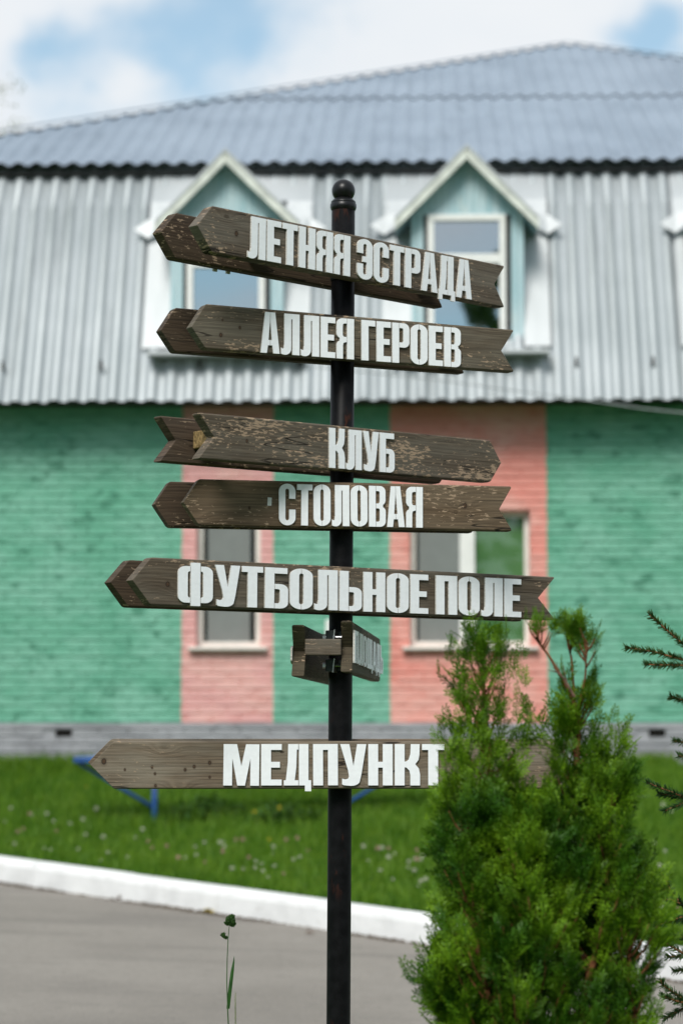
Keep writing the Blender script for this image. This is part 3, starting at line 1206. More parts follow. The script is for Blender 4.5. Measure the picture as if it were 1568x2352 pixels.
# ------------------------------------------------------------------ lawn grass (uncountable)
def scatter_blades(n, sampler, lmin, lmax, wmin, wmax, lean=.5):
    P = np.array([sampler() for _ in range(n)])
    ln = rng.uniform(lmin, lmax, n); wd = rng.uniform(wmin, wmax, n)
    az = rng.uniform(0, 2 * np.pi, n); le = np.abs(rng.normal(0, lean, n)).clip(0, 1.3)
    fd = np.stack([np.cos(az), np.sin(az), np.zeros(n)], 1)
    sd = np.stack([-np.sin(az), np.cos(az), np.zeros(n)], 1)
    up = np.array([0, 0, 1.0])
    mid = P + (up * np.cos(le * .5)[:, None] + fd * np.sin(le * .5)[:, None]) * (ln * .55)[:, None]
    tip = mid + (up * np.cos(le * 1.3)[:, None] + fd * np.sin(le * 1.3)[:, None]) * (ln * .45)[:, None]
    V = np.stack([P - sd * wd[:, None], P + sd * wd[:, None], mid + sd * (wd * .8)[:, None], tip, mid - sd * (wd * .8)[:, None]], 1).reshape(-1, 3)
    b = np.arange(n)[:, None] * 5
    Q = np.concatenate([b + [0, 1, 2, 4]], 0)
    T = np.concatenate([b + [4, 2, 3, 3]], 0)
    tipa = np.tile([0, 0, .4, 1, .4], n)
    return V, b, tipa


def blades_object(name, mat, n, sampler, *a, **k):
    V, b, tipa = scatter_blades(n, sampler, *a, **k)
    Q = b + np.array([0, 1, 2, 4]); T = b + np.array([4, 2, 3])
    me = bpy.data.meshes.new(name)
    nv = len(V)
    me.vertices.add(nv); me.vertices.foreach_set('co', V.astype(np.float32).ravel())
    idx = np.concatenate([Q, T], 1).ravel()
    me.loops.add(len(idx)); me.loops.foreach_set('vertex_index', idx.astype(np.int32))
    me.polygons.add(2 * len(Q))
    st = (np.arange(len(Q))[:, None] * 7 + np.array([0, 4])).ravel()
    me.polygons.foreach_set('loop_start', st.astype(np.int32))
    at_ = me.attributes.new('tip', 'FLOAT', 'POINT'); at_.data.foreach_set('value', tipa.astype(np.float32))
    me.materials.append(mat); me.update(calc_edges=True)
    return link_mesh(name, me)


def lawn_sampler():
    while True:
        y = random.uniform(12.0, 22.36); x = random.uniform(-.20, .26) * y
        u = (x - KO.x) * KN.x + (y - KO.y) * KN.y
        if u > .17 and dist_building(x, y) > .03:
            return (x, y, ground_z(x, y) - .005)


g1 = blades_object('grass', MAT_GRASS, 140000, lawn_sampler, .05, .13, .002, .0042)
tag(g1, 'short green lawn grass between the white kerb and the building', kind='stuff')


def tall_sampler():
    while True:
        if random.random() < .55:
            x = random.uniform(-3.6, 4.2); y = 22.3 - abs(random.gauss(0, .22)) - .02 * x
            if mnoise.noise((x * 1.7, 5, 0)) < -.12: continue
        else:
            y = random.uniform(16.5, 22); x = random.uniform(-.19, .19) * y
            if mnoise.noise((x * .9, y * .9, 9)) < .12: continue
        u = (x - KO.x) * KN.x + (y - KO.y) * KN.y
        if u > .3 and dist_building(x, y) > .04:
            return (x, y, ground_z(x, y) - .005)


g2 = blades_object('tall_grass', MAT_GRASS, 24000, tall_sampler, .07, .20, .0025, .005, lean=.4)
tag(g2, 'taller grass growing up along the grey plinth and in the lawn', kind='stuff')


def verge_sampler():
    while True:
        x = random.uniform(-4, 4); y = random.uniform(3.2, 9.5)
        u = (x - KO.x) * KN.x + (y - KO.y) * KN.y
        if u < -5.5: return (x, y, ground_z(x, y) - .005)


g3 = blades_object('verge_grass', MAT_GRASS, 30000, verge_sampler, .06, .20, .002, .004)
tag(g3, 'grass on the near verge round the foot of the signpost', kind='stuff')

# broad-leaved weeds under the bench
def weed_clump(name, px, py, w, h, n, label):
    c = hit_ground(px, py)
    V, A = [], []
    for i in range(n):
        a = random.uniform(0, 6.283); r = w * math.sqrt(random.random())
        x, y = r * math.cos(a), r * math.sin(a) * .6
        zc = random.random() ** .7 * h * (1 - (r / w) ** 2 * .7)
        gz = ground_z(c.x + x, c.y + y) - c.z
        s = random.uniform(.018, .042)
        az = random.uniform(0, 6.283); ti = random.uniform(-.5, .9)
        f = Vector((math.cos(az) * math.cos(ti), math.sin(az) * math.cos(ti), math.sin(ti))); sd = Vector((-math.sin(az), math.cos(az), random.uniform(-.3, .3)))
        p = Vector((x, y, gz + zc))
        V += [p, p + f * s + sd * s * .4, p + f * s * 2.2, p + f * s - sd * s * .4]; A += [0, .4, 1, .4]
    V = np.array([tuple(v) for v in V]); Q = np.arange(len(V)).reshape(-1, 4)
    root = empty(name, c)
    link_mesh('foliage', np_mesh('foliage', V, Q, MAT_WEED, {'tip': A}), root)['kind'] = 'stuff'
    st = MB()
    for i in range(14):
        a = random.uniform(0, 6.283); r = w * .8 * random.random()
        x, y = r * math.cos(a), r * math.sin(a) * .6
        gz = ground_z(c.x + x, c.y + y) - c.z
        st.tube([(x, y, gz - .02), (x * 1.03, y * 1.03, gz + h * .4), (x * 1.1, y * 1.1, gz + h * .75)], [.004, .003, .0015], 5)
    st.build('stem', MAT_STALK, root)['kind'] = 'stuff'
    tag(root, label, 'weed')


weed_clump('weed_clump', 470, 1885, .34, .20, 420, 'dark leafy weed clump right beside the blue bench leg')
weed_clump('weed_clump', 660, 1893, .30, .17, 320, 'dark low weed clump in the lawn left of the signpost pole')
weed_clump('weed_clump', 160, 1752, .22, .22, 200, 'leafy weeds at the plinth by the left end of the bench')

# ------------------------------------------------------------------ blue bench
leg_p = hit_ground(355, 1893)
YBN = leg_p.y
bench = empty('blue_bench', (at(570, 1740, YBN).x, YBN, leg_p.z))
tag(bench, 'blue metal bench standing in the grass behind the lowest sign', 'bench')
ox, oy, oz = bench.location
bxl, bxr = at(174, 1742, YBN).x - ox, at(962, 1742, YBN).x - ox
bzt = at(174, 1737, YBN).z - oz
for i in range(3):
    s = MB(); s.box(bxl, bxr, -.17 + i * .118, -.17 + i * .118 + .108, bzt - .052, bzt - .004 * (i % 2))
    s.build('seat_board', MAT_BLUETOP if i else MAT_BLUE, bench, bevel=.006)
for (lx, dr) in ((355, -1), (778, 1)):
    x = at(lx, 1850, YBN).x - ox
    l = MB(); l.tube([(x, 0, -.15), (x, 0, bzt - .05)], .024, 10); l.build('leg', MAT_BLUE, bench, smooth=True)
    b = MB(); ze = bzt - .055
    b.tube([(x + dr * .01, 0, bzt - .41), (x + dr * .61, 0, ze)], .016, 8); b.build('brace', MAT_BLUE, bench, smooth=True)
    b = MB(); b.box(x - .02, x + .02, -.17, .17, bzt - .075, bzt - .0525); b.build('cross_bar', MAT_BLUE, bench)

# ------------------------------------------------------------------ clover flowers in the lawn
def clover_parts(kind):
    st = MB(); st.tube([(0, 0, 0), (.003, .001, .05), (.006, .002, .10)], [.0016, .0013, .001], 5)
    hd = MB()
    for i in range(30):
        ph = math.acos(1 - 1.7 * (i + .5) / 30); th = i * 2.39996
        d = Vector((math.sin(ph) * math.cos(th), math.sin(ph) * math.sin(th), math.cos(ph)))
        c = Vector((.006, .002, .104)) + d * .007
        u = d.orthogonal().normalized(); w = d.cross(u)
        e = c + d * .0075
        hd.poly([c + u * .004, e + w * .0012, c - u * .004, e - w * .0012])
        hd.poly([c + w * .004, e + u * .0012, c - w * .004, e - u * .0012])
    return st.mesh('stem', MAT_STALK), hd.mesh('flower_head', kind)


MAT_CW = simple('white_clover_petal', (.58, .57, .47), .8, .2, var=.15, scale=60)
MAT_CP = simple('pink_clover_petal', (.48, .25, .25), .8, .2, var=.2, scale=60)
MAT_CY = simple('yellow_petal', (.62, .48, .04), .8, .2, var=.15, scale=60)
CL = {'w': clover_parts(MAT_CW), 'p': clover_parts(MAT_CP), 'y': clover_parts(MAT_CY)}
CT = {'w': ('white clover flower head standing in the lawn grass', 'clover_flower', 'white clover flowers in the lawn'),
      'p': ('pink clover flower head standing in the lawn grass', 'clover_flower', 'pink clover flowers in the lawn'),
      'y': ('small yellow flower in the lawn grass', 'yellow_flower', 'yellow flowers in the lawn')}


def flower(px, py, k):
    p = hit_ground(px, py + 18)
    u = (p.x - KO.x) * KN.x + (p.y - KO.y) * KN.y
    if u < .2 or dist_building(p.x, p.y) < .1: return
    lab, nm, grp = CT[k]
    root = empty(nm, (p.x, p.y, ground_z(p.x, p.y)))
    s = random.uniform(.65, 1.25)
    root.scale = (s, s, s * random.uniform(.8, 1.2)); root.rotation_euler = (random.uniform(-.2, .2), random.uniform(-.2, .2), random.uniform(0, 6.28))
    link_mesh('stem', CL[k][0], root); link_mesh('flower_head', CL[k][1], root)
    tag(root, lab, 'flower', grp)


z2p = lambda a, b: (a * .508, 1654 + b * .508)
for a, b in [(375, 545), (620, 548), (645, 540), (460, 640), (490, 620), (570, 635), (220, 600), (195, 592), (60, 575), (150, 445), (60, 420), (385, 485), (1015, 565),
             (890, 590), (925, 575), (890, 640), (840, 645), (1225, 605), (1335, 655), (1340, 640), (1180, 670), (1105, 687), (1145, 688), (1180, 710), (1215, 725), (1250, 685),
             (1040, 705), (355, 600), (470, 565), (250, 480), (310, 485), (205, 455), (985, 600), (1015, 600), (1240, 600), (440, 445), (30, 465), (1170, 660)]:
    flower(*z2p(a, b), 'w')
for a, b in [(703, 602), (790, 675), (940, 660), (1000, 640), (1115, 655), (1085, 575), (1075, 570), (1300, 578), (1345, 578), (1390, 607), (1280, 720), (795, 625), (675, 568),
             (270, 515), (120, 512), (85, 530), (140, 455), (760, 600), (1000, 605)]:
    flower(*z2p(a, b), 'p')
for a, b in [(1220, 560), (1150, 445), (400, 300), (130, 135), (1265, 440)]:
    flower(*z2p(a, b), 'y')
for i in range(22):
    flower(random.uniform(830, 990), random.uniform(1950, 2055), random.choice('wwp'))
for i in range(14):
    flower(random.uniform(1430, 1560), random.uniform(1850, 2150), random.choice('wwwp'))

# fallen leaves at the foot of the kerb
MAT_FALLEN = simple('dry_brown_leaf', (.10, .045, .02), .8, .2, var=.4, scale=80)
MAT_FALLENY = simple('dry_yellow_leaf', (.35, .28, .09), .8, .2, var=.3, scale=80)
for i, (px, py, s, m, lab) in enumerate([(279, 2066, .035, MAT_FALLEN, 'dark curled dead leaf against the kerb foot'), (330, 2070, .05, MAT_FALLEN, 'largest brown dead leaf lying at the kerb foot'),
                                         (244, 2060, .03, MAT_FALLEN, 'small brown dead leaf lying leftmost along the kerb'), (476, 2098, .045, MAT_FALLENY, 'yellow fallen leaf on the asphalt near the kerb'),
                                         (712, 2146, .03, MAT_FALLEN, 'brown dead leaf at the kerb just left of the pole')]):
    d = ray(px, py); t = 5
    while (CAM + d * t).z > zroad((CAM + d * t).x, (CAM + d * t).y) + .006: t += .02
    p = CAM + d * t
    mb = MB()
    for q in range(2):
        a0 = random.uniform(0, 6.28)
        R = [(s * (1 + .3 * math.cos(3 * a)) * math.cos(a + a0) * (1 if q == 0 else .6), s * .6 * math.sin(a + a0) * (1 if q == 0 else .6), .004 + .5 * s * (abs(math.sin(a)) ** 2) + q * .01) for a in np.linspace(0, 6.283, 9)[:-1]]
        for j in range(8):
            mb.poly([(0, 0, .006 + q * .012), R[j], R[(j + 1) % 8]])
    o = mb.build('fallen_leaf', m, loc=(p.x, p.y, p.z))
    tag(o, lab, 'leaf', 'fallen leaves along the kerb')

# ------------------------------------------------------------------ letters
def arc(cx, cy, rx, ry, a0, a1, n=7):
    return [(cx + rx * math.cos(math.radians(a0 + (a1 - a0) * i / (n - 1))), cy + ry * math.sin(math.radians(a0 + (a1 - a0) * i / (n - 1)))) for i in range(n)]


S = .166        # stem width
E = .005        # half of the slit between stencil pieces
BAR = .142


def glyph(ch):
    """(width, [polygon, ...]) cap height 1"""
    if ch == 'О':
        w = .415; c = w / 2
        left = arc(c, .82, c, .185, 90, 180)[0:] + arc(c, .18, c, .185, 180, 270)
        left = [(c - E, 1.005)] + left[1:-1] + [(c - E, -.005), (c - E, .115)] + arc(S + .045, .17, .045, .055, 260, 180, 5) + arc(S + .045, .83, .045, .055, 180, 100, 5) + [(c - E, .885)]
        return w, [left, [(w - x, y) for x, y in left]]
    if ch in 'СЭ':
        w = .40
        out = [(w, .64)] + arc(w / 2, .82, w / 2, .185, 0, 180, 13) + arc(w / 2, .18, w / 2, .185, 180, 360, 13) + [(w, .38)]
        x1 = w - S + .012
        c = w / 2
        inn = [(x1, .38)] + arc(c, .17, x1 - c, .055, 0, -180, 9) + ([(2 * c - x1, .43), (.26, .43), (.26, .57), (2 * c - x1, .57)] if ch == 'Э' else []) + arc(c, .83, x1 - c, .055, 180, 0, 9) + [(x1, .64)]
        p = out + inn
        if ch == 'Э':
            return w, [[(w - x, y) for x, y in p]]
        return w, [p]
    if ch == 'Е':
        w = .345
        return w, [[(0, 0), (w, 0), (w, BAR), (S, BAR), (S, .43), (w - .03, .43), (w - .03, .57), (S, .57), (S, 1 - BAR), (w, 1 - BAR), (w, 1), (0, 1)]]
    if ch == 'Т':
        w = .375; c = w / 2
        return w, [[(c - S / 2, 0), (c + S / 2, 0), (c + S / 2, 1 - BAR), (w, 1 - BAR), (w, 1), (0, 1), (0, 1 - BAR), (c - S / 2, 1 - BAR)]]
    if ch == 'Н':
        w = .41
        return w, [[(0, 0), (S, 0), (S, .43), (w - S, .43), (w - S, 0), (w, 0), (w, 1), (w - S, 1), (w - S, .57), (S, .57), (S, 1), (0, 1)]]
    if ch == 'П':
        w = .415
        return w, [[(0, 0), (S, 0), (S, 1 - BAR), (w - S, 1 - BAR), (w - S, 0), (w, 0), (w, 1), (0, 1)]]
    if ch == 'Ш' or ch == 'Щ':
        w = .58; g = (w - 3 * S) / 2
        p = [(0, 0)] + ([(w - .02, 0), (w - .02, -.13), (w + .07, -.13), (w + .07, BAR), (w, BAR)] if ch == 'Щ' else [(w, 0)]) + [(w, 1), (w - S, 1), (w - S, BAR), (w - S - g, BAR), (w - S - g, 1), (S + g, 1), (S + g, BAR), (S, BAR), (S, 1), (0, 1)]
        return w + (.07 if ch == 'Щ' else 0), [p]
    if ch == 'Г':
        w = .33
        return w, [[(0, 0), (S, 0), (S, 1 - BAR), (w, 1 - BAR), (w, 1), (0, 1)]]
    if ch == 'Л':
        w = .43
        hook = [(.275, .865), (.235, .865), (.235, .30)] + arc(.095, .15, .14, .16, 10, -85, 7) + [(.055, -.008), (0, .012), (0, .16), (.035, .135), (.062, .15), (.075, .25)]
        return w, [[(w - S, 0), (w, 0), (w, 1), (.075, 1)] + hook[::-1] + [(w - S, .865)]]
    if ch in 'РЬБВЯ':
        w = .415
        stem = [(0, 0), (S, 0), (S, 1), (0, 1)]
        a = S + 2 * E
        r = w - a
        if ch == 'Р':
            bowl = [(a, 1)] + arc(a + r * .45, .86, r * .55, .14, 90, 0) + arc(a + r * .45, .52, r * .55, .13, 0, -90) + [(a, .39), (a, .515), (a + .03, .515)] + arc(a + .055, .565, .04, .05, -90, 0, 5) + arc(a + .055, .825, .04, .05, 0, 90, 5) + [(a, .875)]
            return w, [stem, bowl[::-1]]
        if ch in 'ЬБ':
            bowl = [(a, .60)] + arc(a + r * .4, .46, r * .6, .14, 90, 0) + arc(a + r * .4, .14, r * .6, .14, 0, -90) + [(a, 0), (a, .125)] + arc(a + .055, .175, .04, .05, -90, 0, 5) + arc(a + .055, .425, .04, .05, 0, 90, 5) + [(a, .475)]
            if ch == 'Б':
                stem = [(0, 0), (S, 0), (S, 1 - BAR), (w - .015, 1 - BAR), (w - .015, 1), (0, 1)]
            return w, [stem, bowl[::-1]]
        if ch == 'В':
            o = [(a, 1)] + arc(a + r * .4, .86, r * .58, .14, 90, 0) + arc(a + r * .4, .65, r * .58, .13, 0, -60, 5) + [(w - .065, .515)] + arc(a + r * .4, .38, r * .6, .12, 60, 0, 5) + arc(a + r * .4, .14, r * .6, .14, 0, -90)
            i = [(a, 0), (a, .125)] + arc(a + .05, .175, .042, .05, -90, 0, 5) + arc(a + .05, .405, .042, .045, 0, 90, 5) + [(a, .45), (a, .57)] + arc(a + .05, .62, .04, .05, -90, 0, 5) + arc(a + .05, .83, .04, .045, 0, 90, 5) + [(a, .875)]
            return w, [stem, (o + i)[::-1]]
        if ch == 'Я':
            o = [(a, 1)] + arc(a + r * .4, .86, r * .6, .14, 90, 0) + arc(a + r * .4, .62, r * .6, .13, 0, -60, 5) + [(w - .075, .485)] + arc(a + r * .4, .33, r * .6, .13, 60, 0, 5) + [(w, 0), (w - S + .015, 0), (w - S + .015, .33), (w - S + .002, .395), (a, .42), (a, .545)]
            i = arc(a + .05, .60, .045, .055, -90, 0, 5) + arc(a + .05, .82, .045, .055, 0, 90, 5) + [(a, .875)]
            p = (o + i)[::-1]
            return w, [[(w - x, y) for x, y in stem][::-1], [(w - x, y) for x, y in p][::-1]]
    if ch == 'А':
        w = .44; c = w / 2
        left = [(0, 0), (.145, 0), (.168, .19), (c - E, .19), (c - E, .32), (c - .04, .32), (c - E, .80), (c - E, 1), (.105, 1)]
        return w, [left, [(w - x, y) for x, y in left][::-1]]
    if ch in 'Дд':
        w = .46
        foot = [(0, -.14), (.105, -.14), (.105, 0)] if ch == 'Д' else [(0, 0)]
        left = foot + [(.245, 0), (.245, .125), (.185, .125), (.212, .45), (.22, .865), (.245, .865), (.245, 1), (.075, 1), (.068, .55), (.035, .125), (0, .125)]
        right = [(.255, 0), (.355, 0), (.355, -.14), (w, -.14), (w, .125), (.415, .125), (.415, 1), (.255, 1)]
        return w, [left, right]
    if ch == 'К':
        w = .425
        return w, [[(0, 0), (S, 0), (S, .44), (.20, .43), (.245, .36), (.262, .25), (.262, 0), (w, 0), (w, .27), (.405, .41), (.345, .515), (.40, .62), (.415, .74), (.42, 1), (.27, 1), (.262, .76), (.235, .63), (.20, .585), (S, .575), (S, 1), (0, 1)]]
    if ch == 'У':
        w = .44
        return w, [[(0, 1), (.155, 1), (.225, .47), (.285, 1), (w, 1), (.36, .28), (.335, .12)] + arc(.19, .12, .145, .13, 0, -95, 6) + [(.06, .005), (.035, .03), (.035, .165), (.09, .145), (.135, .165), (.15, .22), (.135, .36)]]
    if ch == 'Ф':
        w = .60; c = w / 2; h = .083
        a = c - h - 2 * E
        left = [(a, .935)] + arc(a * .62, .77, a * .62, .165, 90, 180)[0:] + arc(a * .62, .22, a * .62, .165, 180, 270) + [(a, .055), (a, .18)] + arc(S + .03, .24, .03, .06, 270, 180, 5) + arc(S + .03, .75, .03, .06, 180, 90, 5) + [(a, .81)]
        return w, [left, [(c - h, -.02), (c + h, -.02), (c + h, 1.02), (c - h, 1.02)], [(w - x, y) for x, y in left]]
    if ch == 'М':
        w = .60
        return w, [[(0, 0), (.148, 0), (.148, .66), (.235, 0), (.365, 0), (w - .148, .66), (w - .148, 0), (w, 0), (w, 1), (.375, 1), (.30, .47), (.225, 1), (0, 1)]]
    raise ValueError(ch)


def area(p): return sum(p[i][0] * p[(i + 1) % len(p)][1] - p[(i + 1) % len(p)][0] * p[i][1] for i in range(len(p))) / 2


LCACHE = {}


def letter_mesh(ch):
    if ch not in LCACHE:
        w, polys = glyph(ch)
        mb = MB()
        for p in polys:
            q = [p[0]]
            for v in p[1:]:
                if abs(v[0] - q[-1][0]) + abs(v[1] - q[-1][1]) > 1e-4: q.append(v)
            if abs(q[0][0] - q[-1][0]) + abs(q[0][1] - q[-1][1]) < 1e-4: q.pop()
            if area(q) < 0: q = q[::-1]
            mb.prism(q, -.0062, -.0008, 0, 1)
        me = mb.mesh('letter', [MAT_LETTER, MAT_LETTEREDGE])
        LCACHE[ch] = (w, me)
    return LCACHE[ch]


def set_text(board, text, s0, s1, zb, h, gap=.034, space=.19, back=None, zslope=0.0):
    tot = 0
    for ch in text: tot += space if ch == ' ' else letter_mesh(ch)[0] + gap
    tot -= gap
    k = (s1 - s0) / tot
    x = 0
    for ch in text:
        if ch == ' ':
            x += space; continue
        w, me = letter_mesh(ch)
        o = link_mesh('letter', me, board)
        if back is None:
            o.location = (s0 + x * k, 0, zb + zslope * x * k); o.scale = (k, 1, h)
            o.rotation_euler = (0, random.gauss(0, .004), 0)
        else:
            o.location = (s1 - x * k, back, zb); o.scale = (k, 1, h)
            o.rotation_euler = (0, 0, math.pi)
        x += w + gap


# ------------------------------------------------------------------ signpost
YP = 7.2
p_bot, p_top = at(777, 2340, YP), at(788.5, 440, YP)
tilt = math.atan((p_top.x - p_bot.x) / (p_top.z - p_bot.z))
x_base = p_bot.x - p_bot.z * math.tan(tilt)
post = empty('signpost', (x_base, YP, ground_z(x_base, YP)))
post.location.z = 0.0
post.rotation_euler = (0, tilt, 0)
tag(post, 'black signpost with weathered wooden finger boards in white Cyrillic letters', 'signpost')
ZTOP = at(788, 470, YP).z
PR = .0352
pm = MB()
pm.lathe([(PR, -.4), (PR, .6), (PR, 1.3), (PR, 2.0), (PR, ZTOP), (0.001, ZTOP)], 32)
pole = pm.build('pole', MAT_POLE, post, smooth=True)
# collar and ball
zc0, zc1 = at(788, 481, YP).z, at(788, 454, YP).z
cm = MB()
hc = zc1 - zc0
cm.lathe([(PR + .0005, zc0 - .004), (PR + .003, zc0), (PR + .0045, zc0 + .15 * hc), (PR + .0045, zc0 + .42 * hc), (PR + .001, zc0 + .5 * hc), (PR + .0025, zc0 + .56 * hc), (PR + .0015, zc0 + .66 * hc),
          (PR - .004, zc0 + .78 * hc), (PR - .008, zc0 + .92 * hc), (PR - .016, zc1 + .003), (.014, zc1 + .006)], 36)
collar = cm.build('collar', MAT_BLACK, post, smooth=True)
fb = MB()
zb = at(788, 438.5, YP).z; rb = 27.2 / F * YP
fb.lathe([(.001, zb - rb)] + [(rb * math.sin(a), zb - rb * math.cos(a)) for a in np.linspace(.15, math.pi - .02, 18)], 32)
fb.build('finial_ball', MAT_BLACK, post, smooth=True)

WOOD = {
    1: wood_mat('weathered_wood_grey', .74, (1.06, 1.06, 1.04), .8, .7, 1.3, knots=[(-.495, .0, .009), (-.36, -.03, .005), (.40, .02, .006)]),
    2: wood_mat('weathered_wood_olive', .68, (1.02, 1.04, .98), .7, .6, 7.7, knots=[(-.375, .004, .006), (-.435, -.022, .007), (-.43, .022, .004), (.36, -.03, .006)]),
    3: wood_mat('weathered_wood_flaked', .92, (.98, 1.0, .97), .65, .6, 3.1, knots=[(-.41, -.004, .006), (.1, .02, .005)]),
    4: wood_mat('weathered_wood_brown', .72, (1.24, 1.12, .94), .4, .8, 5.9, knots=[(-.305, -.014, .005), (.36, .006, .009)]),
    5: wood_mat('weathered_wood_dull', .56, (1.02, 1.02, .98), .7, .7, 9.2, knots=[(-.635, -.006, .009), (-.52, -.02, .006), (-.43, .004, .006)]),
    6: wood_mat('weathered_wood_silver', .40, (1.5, 1.48, 1.40), .85, 1.0, 2.4, knots=[(-0.6908, 0.0102, 0.0105), (-0.55, -0.0064, 0.0055), (-0.4278, -0.0051, 0.006), (-0.454, -0.0141, 0.006), (-0.3823, 0.0064, 0.007), (-0.6294, -0.0141, 0.0045), (-0.5416, -0.0256, 0.005), (-0.5398, -0.0602, 0.006), (-0.3823, -0.0358, 0.005)]),
    7: wood_mat('mossy_wood', .6, (.62, .62, .5), .5, .5, 4.4),
}
WOODB = {  # rear boards: their own darker, browner wood
    1: wood_mat('rear_board_red_brown', .6, (.66, .58, .50), .3, .6, 11.3),
    3: wood_mat('rear_board_flaked', .60, (.80, .72, .66), .3, .6, 13.1),
}
TB = .040          # board thickness
OFF = PR + .010 + TB


def axis_pt(z):
    return Vector((x_base + z * math.tan(tilt), YP, z))


def on_plane(px, py, psi, off):
    """(s, z) on the vertical plane of direction psi, at distance off in front of the pole axis"""
    n = Vector((math.sin(psi), -math.cos(psi), 0)); d = Vector((math.cos(psi), math.sin(psi), 0))
    r = ray(px, py)
    z = 1.5
    for _ in range(4):
        P0 = axis_pt(z) + n * off
        t = (P0 - CAM).dot(n) / r.dot(n)
        h = CAM + r * t; z = h.z
    s = (h - axis_pt(z)).dot(d)
    return s, z + s * math.tan(tilt) * math.cos(psi)


def round_long_edges(me, w):
    """rounds the long top and bottom arrises and, slightly, the arrow shoulders; sawn arrow ends stay sharp"""
    bm = bmesh.new(); bm.from_mesh(me)
    zs = [v.co.z for v in bm.verts]; zt, zb = max(zs), min(zs)
    long_, sh = [], []
    for e in bm.edges:
        a, b = e.verts[0].co, e.verts[1].co
        if abs(b.x - a.x) > .3: long_.append(e)
        elif abs(a.y - b.y) > .01 and (abs(a.z - zt) < .012 or abs(a.z - zb) < .012): sh.append(e)
    bmesh.ops.bevel(bm, geom=long_ + sh, offset=w, segments=3, affect='EDGES', profile=.5, clamp_overlap=True)
    sharp = [e for e in bm.edges if len(e.link_faces) == 2 and e.calc_face_angle(0) > math.radians(35)]
    bmesh.ops.bevel(bm, geom=sharp, offset=.0012, segments=1, affect='EDGES', profile=.5, clamp_overlap=True)
    bm.to_mesh(me); bm.free()


def board(psi, off, outline, thick, mat, label, ztop, zbot):
    """outline: polygon (s, z) counter-clockwise seen from the front"""
    zc = (ztop + zbot) / 2
    mb = MB()
    mb.prism([(s, z - zc) for s, z in outline], 0, thick)
    me = mb.mesh('sign_board', mat)
    round_long_edges(me, .0065)
    n = Vector((math.sin(psi), -math.cos(psi), 0))
    o = link_mesh('sign_board', me, post, (n.x * off, n.y * off, zc), (0, 0, psi))
    o['label'] = label
    return o, zc


SIGNS = [
    # id, psi, tip, top shoulder, bottom shoulder, right top, notch, right bottom, back-board tip, text, text TL, text BL, text TR, text BR
    dict(id=1, psi=43, tip=(453, 516), ts=(487.5, 470), bs=(489, 581), rt=(1159, 611), no=(1135, 652), rb=(1158, 705), bt=(370, 536), text='ЛЕТНЯЯ ЭСТРАДА',
         L=(571.5, 493.4, 588.8), R=(1084, 600, 689), back=1, bdz=-.004, blen=-.12, space=.15),
    dict(id=2, psi=26.3, tip=(440, 750), ts=(475, 695.5), bs=(472, 803), rt=(1178.7, 758.5), no=(1150.6, 805), rb=(1182.5, 853), bt=(370.3, 739), text='АЛЛЕЯ ГЕРОЕВ',
         L=(600, 716, 812), R=(1058.4, 752, 841), back=1, bdz=.006, blen=-.06, space=.15),
    dict(id=3, psi=37.8, flip=True, tip=(1150.5, 1062.6), ts=(1123, 1013), bs=(1126.7, 1105), rt=(457.7, 943.5), no=(492.7, 1004), rb=(456, 1056), bt=(404, 1002.7), text='КЛУБ',
         L=(757.6, 982, 1075), R=(907, 995.5, 1084.5), back=3, bdz=.0, blen=-.05),
    dict(id=4, psi=16.3, tip=(421.8, 1153), ts=(455.3, 1096.5), bs=(459.3, 1210), rt=(1173.7, 1119.5), no=(1145.8, 1169), rb=(1178, 1217), bt=(354.6, 1152), text='СТОЛОВАЯ',
         L=(641.5, 1110, 1207), R=(970.6, 1118.7, 1209.8), back=1, bdz=.004, blen=-.02),
    dict(id=5, psi=33, tip=(304.6, 1332), ts=(348.4, 1279.4), bs=(346.8, 1390.5), rt=(1273.6, 1325), no=(1235, 1373), rb=(1275.4, 1424), bt=(254.6, 1332), text='ФУТБОЛЬНОЕ ПОЛЕ',
         L=(411, 1296, 1389), R=(1197, 1327, 1417), back=1, bdz=.0, blen=-.03, space=.12),
    dict(id=6, psi=1.5, tip=(208.2, 1757), ts=(261, 1702), bs=(264, 1812), rt=(1312, 1702), no=(1268, 1757), rb=(1312, 1812), bt=(202.6, 1748), text='МЕДПУНКТ',
         L=(513.4, 1709, 1804), R=(1020, 1709, 1804), back=6, bdz=.006, blen=0.0),
]
NAMES = {1: 'top finger board reading ЛЕТНЯЯ ЭСТРАДА, pointing left', 2: 'finger board reading АЛЛЕЯ ГЕРОЕВ, pointing left', 3: 'flaked finger board reading КЛУБ, pointing right',
         4: 'brown finger board reading СТОЛОВАЯ, pointing left', 5: 'long finger board reading ФУТБОЛЬНОЕ ПОЛЕ, pointing left', 6: 'lowest pale grey finger board reading МЕДПУНКТ, pointing left'}
strap_z = []
